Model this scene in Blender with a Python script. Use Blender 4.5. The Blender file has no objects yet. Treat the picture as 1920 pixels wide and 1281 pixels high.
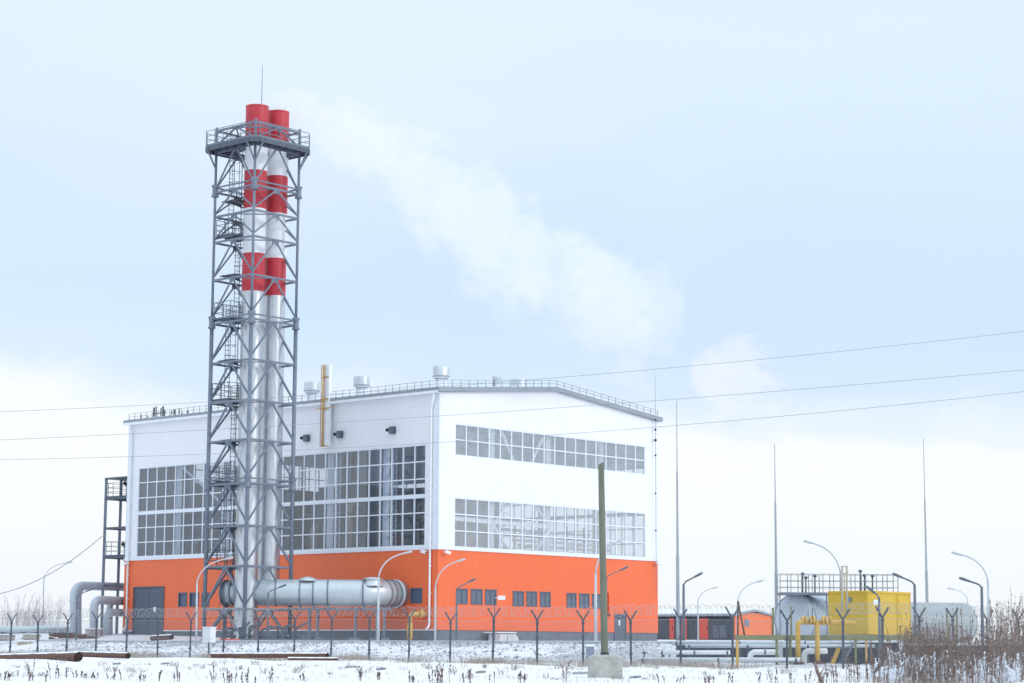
import bpy, math, random
from mathutils import Vector, Matrix
R = math.radians
C = bpy.context.scene.collection
sc = bpy.context.scene
random.seed(7)

# ------------------------------------------------------------------ camera
FPX, PITCH, ROLL = 3969.4, .1444, .0052          # pixels of a 1920 wide frame, radians
cam = bpy.data.cameras.new('camera'); co = bpy.data.objects.new('camera', cam); C.objects.link(co)
cam.sensor_width = 36; cam.lens = FPX/1920*36; cam.clip_start = .5; cam.clip_end = 12000
co.matrix_world = (Matrix.Rotation(math.pi/2+PITCH, 4, 'X') @ Matrix.Rotation(ROLL, 4, 'Z'))
sc.camera = co
sc.render.resolution_x, sc.render.resolution_y = 1024, 683
# ------------------------------------------------------------------ light
SUN_EL, SUN_AZ = R(24), math.atan2(.86, -.50)    # azimuth measured from +Y towards +X
SUN_DIR = Vector((math.sin(SUN_AZ)*math.cos(SUN_EL), math.cos(SUN_AZ)*math.cos(SUN_EL), math.sin(SUN_EL)))
sl = bpy.data.lights.new('sun', 'SUN'); sl.energy = .95; sl.angle = R(10); sl.color = (1, .95, .9)
so = bpy.data.objects.new('sun', sl); C.objects.link(so); so.rotation_euler = SUN_DIR.to_track_quat('Z', 'Y').to_euler()
sc.view_settings.view_transform = 'Standard'; sc.view_settings.look = 'None'
sc.view_settings.exposure = 0; sc.view_settings.gamma = 1
try: sc.cycles.volume_step_rate = 1.0; sc.cycles.transparent_max_bounces = 24; sc.cycles.volume_bounces = 6
except Exception: pass

def build_world():
    w = bpy.data.worlds.new('World'); sc.world = w; w.use_nodes = True
    nt = w.node_tree; N = nt.nodes; L = nt.links; N.clear()
    out = N.new('ShaderNodeOutputWorld'); bg = N.new('ShaderNodeBackground'); bg.inputs[1].default_value = .1
    L.new(bg.outputs[0], out.inputs[0])
    sky = N.new('ShaderNodeTexSky'); sky.sky_type = 'NISHITA'; sky.sun_disc = False
    sky.sun_elevation = SUN_EL; sky.sun_rotation = SUN_AZ
    tc = N.new('ShaderNodeTexCoord'); sep = N.new('ShaderNodeSeparateXYZ'); L.new(tc.outputs['Generated'], sep.inputs[0])
    def noise(scale, sx, sz, det, rough, dist=0., off=(0, 0, 0)):
        mp = N.new('ShaderNodeMapping'); mp.inputs['Scale'].default_value = (sx, sx, sz); mp.inputs['Location'].default_value = off
        L.new(tc.outputs['Generated'], mp.inputs[0])
        n = N.new('ShaderNodeTexNoise'); n.inputs['Scale'].default_value = scale; n.inputs['Detail'].default_value = det
        n.inputs['Roughness'].default_value = rough; n.inputs['Distortion'].default_value = dist
        L.new(mp.outputs[0], n.inputs['Vector']); return n.outputs[0]
    def m(op, a, b, c=None):
        n = N.new('ShaderNodeMath'); n.operation = op
        for i, v in enumerate((a, b, c)):
            if v is None: continue
            if isinstance(v, (int, float)): n.inputs[i].default_value = v
            else: L.new(v, n.inputs[i])
        return n.outputs[0]
    z = sep.outputs[2]
    n2b = noise(42, 1, 1.2, 6, .6, .3, (5, 4, 1))
    n1 = noise(5, 1, 2.6, 5, .5, .3); n2 = noise(16, 1, 1.6, 6, .55, .4, (3, 1, 2)); n3 = noise(2.6, 1, 3.5, 3, .5, 0, (7, 2, 1))
    # elevation wobbled by the cloud noise, then run through a ramp
    e = m('ADD', z, m('MULTIPLY', m('SUBTRACT', n1, .5), .055)); e = m('ADD', e, m('MULTIPLY', m('SUBTRACT', n2, .5), .034))
    e = m('SUBTRACT', e, m('MULTIPLY', sep.outputs[0], -.045))
    e = m('MULTIPLY', e, 3.0)
    cr = N.new('ShaderNodeValToRGB'); L.new(e, cr.inputs[0]); el = cr.color_ramp
    S = lambda c: tuple((x/12.92 if x <= .04045 else ((x+.055)/1.055)**2.4) for x in (v/255 for v in c))
    stops = [(0, (240, 246, 255)), (.10, (248, 251, 255)), (.23, (254, 255, 255)), (.30, (252, 254, 255)), (.325, (236, 246, 255)), (.37, (217, 236, 254)), (.48, (209, 231, 254)),
             (.60, (214, 234, 254)), (.74, (222, 240, 255)), (.88, (225, 243, 255)), (1, (222, 241, 255))]
    while len(el.elements) < len(stops): el.elements.new(.5)
    for s, (p, c) in zip(el.elements, stops):
        s.position = p; r = S(c); s.color = (r[0], r[1], r[2], 1)
    # soft lighter streaks in the upper grey-blue layer
    st = N.new('ShaderNodeMapRange'); L.new(n3, st.inputs[0]); st.inputs[1].default_value = .42; st.inputs[2].default_value = .72
    st.inputs[3].default_value = 0; st.inputs[4].default_value = .5
    mx = N.new('ShaderNodeMixRGB'); L.new(st.outputs[0], mx.inputs[0]); L.new(cr.outputs[0], mx.inputs[1]); mx.inputs[2].default_value = (.84, .94, 1, 1)
    sc10 = N.new('ShaderNodeVectorMath'); sc10.operation = 'SCALE'; L.new(mx.outputs[0], sc10.inputs[0]); sc10.inputs[3].default_value = 10.7
    # small detached cloud puffs low in the sky, fixed by compass direction
    col = mx.outputs[0]
    for px, py, rad, amt in ((1375, 705, .020, .42), (1400, 745, .022, .4), (1345, 745, .014, .3), (1790, 775, .014, .35), (1180, 690, .016, .25)):
        dd = ray(px, py).normalized(); nv = N.new('ShaderNodeVectorMath'); nv.operation = 'DISTANCE'; L.new(tc.outputs['Generated'], nv.inputs[0]); nv.inputs[1].default_value = dd
        q = m('ADD', nv.outputs['Value'], m('MULTIPLY', m('SUBTRACT', n2b, .5), .07))
        r_ = N.new('ShaderNodeMapRange'); r_.interpolation_type = 'SMOOTHSTEP'; L.new(q, r_.inputs[0]); r_.inputs[1].default_value = rad; r_.inputs[2].default_value = rad*.45; r_.inputs[3].default_value = 0; r_.inputs[4].default_value = amt
        k_ = N.new('ShaderNodeMixRGB'); L.new(r_.outputs[0], k_.inputs[0]); L.new(col, k_.inputs[1]); k_.inputs[2].default_value = (.90, .94, 1, 1); col = k_.outputs[0]
    L.new(col, sc10.inputs[0])
    zb = N.new('ShaderNodeMapRange'); L.new(z, zb.inputs[0]); zb.inputs[1].default_value = .33; zb.inputs[2].default_value = .75; zb.inputs[3].default_value = 10.5; zb.inputs[4].default_value = 17.5
    L.new(zb.outputs[0], sc10.inputs[3])                 # an overcast sky is brightest overhead
    fin = N.new('ShaderNodeMixRGB'); fin.inputs[0].default_value = .93; L.new(sky.outputs[0], fin.inputs[1]); L.new(sc10.outputs[0], fin.inputs[2])
    L.new(fin.outputs[0], bg.inputs[0])
# ------------------------------------------------------------------ geometry of the place
def ray(px, py):
    u0, v0 = px-960, py-640.5
    u = u0*math.cos(ROLL)+v0*math.sin(ROLL); v = -u0*math.sin(ROLL)+v0*math.cos(ROLL)
    return Vector((u, FPX*math.cos(PITCH)+v*math.sin(PITCH), FPX*math.sin(PITCH)-v*math.cos(PITCH)))
def at(px, py, Y):
    d = ray(px, py); return d*(Y/d.y)
build_world()
YAW = .844
dR = Vector((math.cos(YAW), math.sin(YAW), 0)); dL = Vector((-math.sin(YAW), math.cos(YAW), 0)); UP = Vector((0, 0, 1))
A0 = Vector((-4.9827, 145.2505, 0))
LR, LL = 24.5, 34.12
ZE, ZO, ZB, ZAP = 17.57, 6.81, 1.29, 18.73
def W(s, t, z): return A0+dR*s+dL*t+UP*z
def on_left(px, py, s=0.):      # point of the long wall plane
    d = ray(px, py); P = A0+dR*s; k = P.dot(dR)/d.dot(dR); q = d*k-A0; return q.dot(dL), q.z
def on_right(px, py, t=0.):
    d = ray(px, py); P = A0+dL*t; k = P.dot(dL)/d.dot(dL); q = d*k-A0; return q.dot(dR), q.z
F0 = Vector((-30.64, 131, 0)); FE = Vector((.739, -.673, 0)); FN = Vector((.673, .739, 0))
def sm(a, b, x):
    x = max(0., min(1., (x-a)/(b-a))); return x*x*(3-2*x)
def h(x, y):
    d = (x-F0.x)*FN.x+(y-F0.y)*FN.y; s = (x-F0.x)*FE.x+(y-F0.y)*FE.y
    front = -1.55+.62*sm(10, 56, y)+.0045*(max(56, min(y, 110))-56)
    front += .05*math.sin(x*.9+y*.31)*math.sin(y*.23+1) + .03*math.sin(x*2.3+.7*y)
    front += .12*sm(0, -26, x-8)*sm(80, 118, y)
    plat = .32+.16*sm(10, 26, d)+.42*sm(6, 26, -x-4)*sm(14, 30, d)+.5*sm(150, 205, y)
    k = sm(42, 44, s)
    rise = (1-k)*sm(3.2, 11.5, d)+k*sm(9.7, 10.6, d)
    wc = (x-14.05)*.79-(y-90.3)*.61
    rise *= 1-sm(-3.2, -1.8, wc)*(1-sm(150, 190, y))
    f2 = front+(.12*sm(0, 5, d) if d > 0 else 0)
    v = f2*(1-rise)+plat*rise
    v += .05*math.sin(x*1.7+y*1.1)*math.sin(x*.6-y*1.9)*rise*(1-rise)*4
    v -= 6*sm(330, 700, y)
    return v
def gp(px, Y, dz=0.):
    q = at(px, 1200, Y); return Vector((q.x, Y, h(q.x, Y)+dz))
def ground_hit(px, py):
    for i in range(300, 3000):
        Y = i*.1; q = at(px, py, Y)
        if q.z <= h(q.x, Y): return Vector((q.x, Y, h(q.x, Y)))
    return None

# ------------------------------------------------------------------ materials
def lin(c): return tuple((x/12.92 if x <= .04045 else ((x+.055)/1.055)**2.4) for x in (v/255 for v in c))
MATS = {}
def mat(name, col, rough=.6, metal=0., var=.12, scale=3., bump=0., bscale=20., spec=.4, det=5, stretch=None, dirt=None):
    if name in MATS: return MATS[name]
    m = bpy.data.materials.new(name); m.use_nodes = True; nt = m.node_tree; N = nt.nodes; L = nt.links
    b = N['Principled BSDF']; b.inputs['Roughness'].default_value = rough; b.inputs['Metallic'].default_value = metal
    b.inputs['Specular IOR Level'].default_value = spec
    tc = N.new('ShaderNodeTexCoord'); mp = N.new('ShaderNodeMapping'); L.new(tc.outputs['Object'], mp.inputs[0])
    if stretch: mp.inputs['Scale'].default_value = stretch
    n = N.new('ShaderNodeTexNoise'); n.inputs['Scale'].default_value = scale; n.inputs['Detail'].default_value = det; n.inputs['Roughness'].default_value = .6
    L.new(mp.outputs[0], n.inputs['Vector'])
    r = N.new('ShaderNodeValToRGB'); L.new(n.outputs[0], r.inputs[0])
    r.color_ramp.elements[0].position = .28; r.color_ramp.elements[1].position = .72
    lo = [max(0, c*(1-var)) for c in col[:3]]; hi = [min(1, c*(1+var)) for c in col[:3]]
    if dirt: lo = dirt
    r.color_ramp.elements[0].color = (*lo, 1); r.color_ramp.elements[1].color = (*hi, 1)
    L.new(r.outputs[0], b.inputs['Base Color'])
    if bump:
        n2 = N.new('ShaderNodeTexNoise'); n2.inputs['Scale'].default_value = bscale; n2.inputs['Detail'].default_value = 6; L.new(tc.outputs['Object'], n2.inputs['Vector'])
        bp = N.new('ShaderNodeBump'); bp.inputs['Strength'].default_value = bump; bp.inputs['Distance'].default_value = .05
        L.new(n2.outputs[0], bp.inputs['Height']); L.new(bp.outputs[0], b.inputs['Normal'])
    MATS[name] = m; return m
def panel_mat(name, col, u, pitch_u, pitch_z, var=.03, rough=.45, dirt=.1):
    """sandwich cladding: panel joints along the wall direction u and in height, faint tone change panel to panel"""
    m = bpy.data.materials.new(name); m.use_nodes = True; nt = m.node_tree; N = nt.nodes; L = nt.links
    b = N['Principled BSDF']; b.inputs['Roughness'].default_value = rough
    g = N.new('ShaderNodeNewGeometry')
    def math_(op, a, bb):
        n = N.new('ShaderNodeMath'); n.operation = op
        for i, v in enumerate((a, bb)):
            if isinstance(v, (int, float)): n.inputs[i].default_value = v
            else: L.new(v, n.inputs[i])
        return n.outputs[0]
    dp = N.new('ShaderNodeVectorMath'); dp.operation = 'DOT_PRODUCT'; L.new(g.outputs['Position'], dp.inputs[0]); dp.inputs[1].default_value = u
    sp = N.new('ShaderNodeSeparateXYZ'); L.new(g.outputs['Position'], sp.inputs[0])
    uu = math_('DIVIDE', dp.outputs['Value'], pitch_u); zz = math_('DIVIDE', sp.outputs[2], pitch_z)
    def joint(x, w):
        f = math_('FRACT', x, 0); return math_('LESS_THAN', f, w)
    j = math_('MAXIMUM', joint(uu, .022/pitch_u), joint(zz, .03/pitch_z))
    fl = N.new('ShaderNodeCombineXYZ'); L.new(math_('FLOOR', uu, 0), fl.inputs[0]); L.new(math_('FLOOR', zz, 0), fl.inputs[1])
    wn = N.new('ShaderNodeTexWhiteNoise'); wn.noise_dimensions = '3D'; L.new(fl.outputs[0], wn.inputs[0])
    tone = math_('ADD', math_('MULTIPLY', wn.outputs[0], var), 1-var)
    mp = N.new('ShaderNodeMapping'); mp.inputs['Scale'].default_value = (.5, .5, .12); L.new(g.outputs['Position'], mp.inputs[0])
    nz = N.new('ShaderNodeTexNoise'); nz.inputs['Scale'].default_value = 2.2; nz.inputs['Detail'].default_value = 7; L.new(mp.outputs[0], nz.inputs['Vector'])
    mr = N.new('ShaderNodeMapRange'); L.new(nz.outputs[0], mr.inputs[0]); mr.inputs[1].default_value = .35; mr.inputs[2].default_value = .75
    mr.inputs[3].default_value = 1; mr.inputs[4].default_value = 1-dirt
    tone = math_('MULTIPLY', tone, mr.outputs[0]); tone = math_('MULTIPLY', tone, math_('SUBTRACT', 1, math_('MULTIPLY', j, .07)))
    sv = N.new('ShaderNodeVectorMath'); sv.operation = 'SCALE'; sv.inputs[0].default_value = col; L.new(tone, sv.inputs[3])
    L.new(sv.outputs[0], b.inputs['Base Color'])
    return m
M = dict(
    steel=mat('painted_steel', (.175, .205, .26), .5, .1, .18, 2.),
    dsteel=mat('dark_steel', (.095, .112, .145), .55, .1, .2, 2.),
    galv=mat('galvanised_sheet', (.62, .65, .69), .33, .88, .06, 1.3, stretch=(1, 1, .35)),
    duct=mat('duct_cladding', (.54, .59, .63), .40, .5, .08, 1.),
    alu=mat('bright_cladding', (.60, .64, .67), .4, .5, .1, 1.2),
    red=mat('red_paint', (.52, .045, .06), .45, 0, .10, 1.2),
    stackwhite=mat('stack_white_paint', (.78, .80, .83), .42, 0, .05, 1.2),
    white=mat('white_paint', (.80, .82, .86), .5, 0, .05, 2.),
    frame=mat('window_frame_white', (.74, .78, .85), .45, 0, .05, 2.),
    fascia=mat('grey_flashing', (.30, .33, .37), .5, .1, .08, 1.),
    plinth=mat('grey_plinth_render', (.155, .175, .21), .8, 0, .2, 1.6, .2, 8),
    doorg=mat('grey_door_paint', (.105, .125, .165), .5, 0, .1, 2.),
    darkglass=mat('dark_shutter', (.10, .13, .20), .4, 0, .15, 3.),
    louver=mat('grey_louvre', (.21, .25, .32), .45, 0, .12, 5.),
    orange2=mat('shed_orange', (.80, .20, .075), .5, 0, .06, 1.),
    navy=mat('shed_dark_cladding', (.05, .055, .075), .6, 0, .2, 1.),
    redp=mat('shed_red_panel', (.70, .075, .035), .5, 0, .1, 1.),
    yellow=mat('container_yellow', (.66, .43, .05), .5, 0, .05, .8),
    gasyel=mat('gas_pipe_yellow', (.62, .37, .07), .5, 0, .15, 3.),
    olive=mat('olive_paint', (.19, .20, .095), .6, 0, .2, 2.),
    polegreen=mat('weathered_green_pole', (.165, .175, .135), .8, 0, .25, 3., .3, 30, stretch=(6, 6, .5)),
    concrete=mat('rough_concrete', (.40, .40, .375), .9, 0, .25, 2.5, .8, 9),
    brickp=mat('grey_pink_blockwork', (.42, .36, .36), .9, 0, .25, 5., .4, 20),
    rust=mat('rusty_pipe', (.14, .065, .05), .8, 0, .45, 5., .3, 30),
    boreshade=mat('pipe_mouth_shade', (.03, .018, .018), .9, 0, .3, 5.),
    snowcap=mat('settled_snow', (.86, .89, .94), .7, 0, .04, 3., .3, 9),
    concrete2=mat('grey_wall_concrete', (.20, .205, .23), .9, 0, .2, 1.5, .3, 6),
    wallg=mat('dark_grey_concrete', (.085, .09, .11), .9, 0, .3, 1.5, .3, 6),
    wire=mat('grey_cable', (.30, .33, .38), .6, 0, .1, 3.),
    post=mat('fence_post_paint', (.09, .105, .135), .6, .1, .3, 4.),
    razor=mat('galvanised_wire', (.42, .45, .47), .45, .5, .1, 4.),
    lampw=mat('lamp_pole_light', (.52, .55, .59), .5, .1, .08, 2.),
    mast=mat('mast_steel', (.34, .37, .41), .5, .1, .08, 2.),
    lampd=mat('lamp_pole_dark', (.14, .16, .20), .5, .2, .15, 2.),
    black=mat('black_plastic', (.025, .03, .04), .5, 0, .2, 3.),
    tan=mat('tan_pipe_paint', (.55, .33, .13), .5, 0, .12, 2.),
    beige=mat('beige_pipe_insulation', (.50, .44, .36), .6, 0, .15, 2.),
    boiler=mat('boiler_casing', (.115, .14, .18), .55, .1, .25, .7),
    boilerred=mat('red_burner_paint', (.22, .03, .035), .5, 0, .1, 2.),
    floorc=mat('hall_floor', (.25, .26, .27), .6, 0, .1, 1.),
    tank=mat('tank_shell', (.50, .55, .62), .6, .15, .06, 1.),
    tankd=mat('dull_tank_shell', (.40, .43, .45), .75, .05, .08, 1.),
    twig=mat('dry_weed_stems', (.29, .225, .20), .9, 0, .4, 9.),
    twigd=mat('dark_seed_heads', (.20, .15, .14), .9, 0, .4, 9.),
    twigp=mat('bare_pinkish_branches', (.60, .53, .55), .9, 0, .2, 9.),
    grass=mat('dead_grass', (.36, .31, .27), .9, 0, .35, 9.),
    stone=mat('grey_rubble', (.27, .28, .31), .9, 0, .35, 3.),
    block=mat('block_beige', (.45, .42, .34), .9, 0, .2, 3.),
)
M['wl'] = panel_mat('white_sandwich_panels_long_wall', (.815, .815, .855), tuple(dL), 6.0, 1.19, .015, .45, .03)
M['wr'] = panel_mat('white_sandwich_panels_gable', (.815, .815, .855), tuple(dR), 6.1, 1.19, .015, .45, .03)
M['ol'] = panel_mat('orange_sandwich_panels_long_wall', (.85, .155, .05), tuple(dL), 6.0, 1.38, .025, .42, .05)
M['or'] = panel_mat('orange_sandwich_panels_gable', (.85, .155, .05), tuple(dR), 6.1, 1.38, .025, .42, .05)
def glass_mat(name, veil, tint=(.74, .79, .86, 1)):
    m = bpy.data.materials.new(name); m.use_nodes = True; nt = m.node_tree; N = nt.nodes; L = nt.links; N.clear()
    o = N.new('ShaderNodeOutputMaterial'); t = N.new('ShaderNodeBsdfTransparent'); t.inputs[0].default_value = tint
    g = N.new('ShaderNodeBsdfGlossy'); g.inputs['Roughness'].default_value = .03; g.inputs[0].default_value = (.9, .95, 1, 1)
    x = N.new('ShaderNodeMixShader'); x.inputs[0].default_value = .13; L.new(t.outputs[0], x.inputs[1]); L.new(g.outputs[0], x.inputs[2])
    d = N.new('ShaderNodeBsdfDiffuse'); d.inputs[0].default_value = (.86, .88, .90, 1); y = N.new('ShaderNodeMixShader')     # thin film of pale diffuse, veiling glare put into the pane colour
    tc = N.new('ShaderNodeTexCoord'); n = N.new('ShaderNodeTexNoise'); n.inputs['Scale'].default_value = .9; n.inputs['Detail'].default_value = 5; L.new(tc.outputs['Object'], n.inputs['Vector'])
    r = N.new('ShaderNodeMapRange'); L.new(n.outputs[0], r.inputs[0]); r.inputs[1].default_value = .3; r.inputs[2].default_value = .7; r.inputs[3].default_value = veil*.85; r.inputs[4].default_value = veil*1.15
    L.new(r.outputs[0], y.inputs[0]); L.new(x.outputs[0], y.inputs[1]); L.new(d.outputs[0], y.inputs[2]); L.new(y.outputs[0], o.inputs[0])
    return m
M['glass'] = glass_mat('window_glass', .04)
M['glareglass'] = glass_mat('glare_veiled_glass', .27, (.9, .93, .95, 1))  # lighter copy for the sunlit gable, glare painted into the glass
def mesh_mat():
    """chain link: diagonal wires cut out of the sheet by alpha"""
    m = bpy.data.materials.new('chain_link_wire'); m.use_nodes = True; nt = m.node_tree; N = nt.nodes; L = nt.links; N.clear()
    o = N.new('ShaderNodeOutputMaterial'); t = N.new('ShaderNodeBsdfTransparent'); d = N.new('ShaderNodeBsdfDiffuse'); d.inputs[0].default_value = (.34, .36, .38, 1)
    g = N.new('ShaderNodeNewGeometry'); sp = N.new('ShaderNodeSeparateXYZ'); L.new(g.outputs['Position'], sp.inputs[0])
    dp = N.new('ShaderNodeVectorMath'); dp.operation = 'DOT_PRODUCT'; L.new(g.outputs['Position'], dp.inputs[0]); dp.inputs[1].default_value = tuple(FE)
    def mm(op, a, b):
        n = N.new('ShaderNodeMath'); n.operation = op
        for i, v in enumerate((a, b)):
            if isinstance(v, (int, float)): n.inputs[i].default_value = v
            else: L.new(v, n.inputs[i])
        return n.outputs[0]
    res = None
    for q in ('ADD', 'SUBTRACT'):
        s = mm('MULTIPLY', mm(q, dp.outputs['Value'], sp.outputs[2]), 1/.075); j = mm('LESS_THAN', mm('FRACT', s, 0), .075)
        res = j if res is None else mm('MAXIMUM', res, j)
    x = N.new('ShaderNodeMixShader'); L.new(res, x.inputs[0]); L.new(t.outputs[0], x.inputs[1]); L.new(d.outputs[0], x.inputs[2]); L.new(x.outputs[0], o.inputs[0])
    return m
M['link'] = mesh_mat()

# ------------------------------------------------------------------ mesh helpers
class MB:
    def __init__(self): self.v = []; self.f = []; self.mi = []; self.cur = 0; self.sm = []
    def quad(self, *p, smooth=False):
        n = len(self.v); self.v += [tuple(q) for q in p]; self.f.append(tuple(range(n, n+len(p)))); self.mi.append(self.cur); self.sm.append(smooth)
    def box(self, c, ax, ay, az):       # centre and half axes
        c = Vector(c); ax, ay, az = Vector(ax), Vector(ay), Vector(az)
        n = len(self.v)
        for i in (-1, 1):
            for j in (-1, 1):
                for k in (-1, 1): self.v.append(tuple(c+ax*i+ay*j+az*k))
        for q in ((0, 1, 3, 2), (4, 6, 7, 5), (0, 4, 5, 1), (2, 3, 7, 6), (0, 2, 6, 4), (1, 5, 7, 3)):
            self.f.append(tuple(n+a for a in q)); self.mi.append(self.cur); self.sm.append(False)
        return self
    def wbox(self, s0, s1, t0, t1, z0, z1):   # box in the plant's own frame
        return self.box(W((s0+s1)/2, (t0+t1)/2, (z0+z1)/2), dR*(s1-s0)/2, dL*(t1-t0)/2, UP*(z1-z0)/2)
    def bar(self, a, b, w, hh=None):       # square bar
        a, b = Vector(a), Vector(b); d = (b-a); l = d.length
        if l < 1e-6: return self
        d.normalize(); x = d.cross(UP)
        x = Vector((1, 0, 0)) if x.length < .05 else x.normalized()
        y = d.cross(x).normalized(); return self.box((a+b)/2, x*w/2, y*(hh or w)/2, d*l/2)
    def tube(self, pts, r, n=10, caps=True, r2=None):
        pts = [Vector(p) for p in pts]; base = len(self.v); k = len(pts); prev = None
        for i, p in enumerate(pts):
            d = (pts[min(i+1, k-1)]-pts[max(i-1, 0)]).normalized()
            if prev is None:
                x = d.cross(UP); x = Vector((1, 0, 0)) if x.length < .05 else x.normalized()
            else:
                x = (prev-d*prev.dot(d)).normalized()
            prev = x; y = d.cross(x)
            rr = r if r2 is None else r+(r2-r)*i/(k-1)
            if isinstance(r, (list, tuple)): rr = r[i]
            for j in range(n):
                a = 2*math.pi*j/n; self.v.append(tuple(p+x*math.cos(a)*rr+y*math.sin(a)*rr))
        for i in range(k-1):
            for j in range(n):
                a = base+i*n+j; b = base+i*n+(j+1) % n
                self.f.append((a, b, b+n, a+n)); self.mi.append(self.cur); self.sm.append(True)
        if caps:
            self.f.append(tuple(base+j for j in reversed(range(n)))); self.mi.append(self.cur); self.sm.append(False)
            self.f.append(tuple(base+(k-1)*n+j for j in range(n))); self.mi.append(self.cur); self.sm.append(False)
        return self
    def lathe(self, c, prof, n=32, ax=UP):   # prof = [(r, height)]
        c = Vector(c); ax = Vector(ax).normalized()
        x = ax.cross(UP); x = Vector((1, 0, 0)) if x.length < .05 else x.normalized(); y = ax.cross(x)
        base = len(self.v)
        for r, z in prof:
            for j in range(n):
                a = 2*math.pi*j/n; self.v.append(tuple(c+ax*z+x*math.cos(a)*r+y*math.sin(a)*r))
        for i in range(len(prof)-1):
            for j in range(n):
                a = base+i*n+j; b = base+i*n+(j+1) % n
                self.f.append((a, b, b+n, a+n)); self.mi.append(self.cur); self.sm.append(abs(prof[i][1]-prof[i+1][1]) > .02)
        return self
    def prism(self, poly, d):     # polygon points extruded by vector d
        n = len(self.v); k = len(poly); d = Vector(d)
        self.v += [tuple(p) for p in poly]+[tuple(Vector(p)+d) for p in poly]
        fs = [tuple(n+i for i in reversed(range(k))), tuple(n+k+i for i in range(k))]+[(n+i, n+(i+1) % k, n+k+(i+1) % k, n+k+i) for i in range(k)]
        for q in fs: self.f.append(q); self.mi.append(self.cur); self.sm.append(False)
        return self
    def build(self, name, m, parent=None, bevel=0):
        me = bpy.data.meshes.new(name); me.from_pydata(self.v, [], self.f)
        ms = m if isinstance(m, (list, tuple)) else [m]
        for q in ms: me.materials.append(q)
        me.polygons.foreach_set('material_index', self.mi); me.polygons.foreach_set('use_smooth', self.sm); me.update()
        o = bpy.data.objects.new(name, me); C.objects.link(o)
        if parent is not None:
            o.parent = parent
            o.matrix_parent_inverse = Matrix.Translation(-parent.location) if parent.type == 'EMPTY' else Matrix.Identity(4)
        if bevel:
            b = o.modifiers.new('bevel', 'BEVEL'); b.width = bevel; b.segments = 2; b.limit_method = 'ANGLE'
        return o
def split_build(g, name, m, parent):
    """every separate piece of the buffer becomes a part of its own"""
    par = list(range(len(g.v)))
    def find(a):
        while par[a] != a: par[a] = par[par[a]]; a = par[a]
        return a
    for f in g.f:
        r = find(f[0])
        for q in f[1:]: par[find(q)] = r
    comp = {}
    for k, f in enumerate(g.f): comp.setdefault(find(f[0]), []).append(k)
    first = None
    for ks in comp.values():
        n = MB(); mp = {}
        for k in ks:
            for q in g.f[k]:
                if q not in mp: mp[q] = len(n.v); n.v.append(g.v[q])
            n.f.append(tuple(mp[q] for q in g.f[k])); n.mi.append(g.mi[k]); n.sm.append(g.sm[k])
        o = n.build(name, m, parent); first = first or o
    return first
def tag(o, label=None, cat=None, group=None, kind=None):
    if label: o['label'] = label
    if cat: o['category'] = cat
    if group: o['group'] = group
    if kind: o['kind'] = kind
    return o
def thing(name, loc, label, cat, group=None):
    o = bpy.data.objects.new(name, None); C.objects.link(o); o.location = loc; o.empty_display_size = .3
    return tag(o, label, cat, group)
def copy_thing(o, loc, label=None):
    r = o.copy(); C.objects.link(r); r.location = loc
    if label: r['label'] = label
    for ch in [c for c in bpy.data.objects if c.parent == o]:
        c = ch.copy(); C.objects.link(c); c.parent = r
        for g in [q for q in bpy.data.objects if q.parent == ch]:
            d = g.copy(); C.objects.link(d); d.parent = c
    return r
def arc(c, x, y, r, a0, a1, n=8):
    return [Vector(c)+Vector(x)*r*math.cos(R(a0+(a1-a0)*i/n))+Vector(y)*r*math.sin(R(a0+(a1-a0)*i/n)) for i in range(n+1)]
def bend(pts, rad, n=7):
    """round the corners of a polyline"""
    pts = [Vector(p) for p in pts]; out = [pts[0]]
    for i in range(1, len(pts)-1):
        p = pts[i]; a = (pts[i-1]-p).normalized(); b = (pts[i+1]-p).normalized()
        q0 = p+a*rad; q1 = p+b*rad
        for k in range(n+1):
            u = k/n; out.append(q0*(1-u)**2+p*2*u*(1-u)+q1*u*u)
    out.append(pts[-1]); return out

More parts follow.
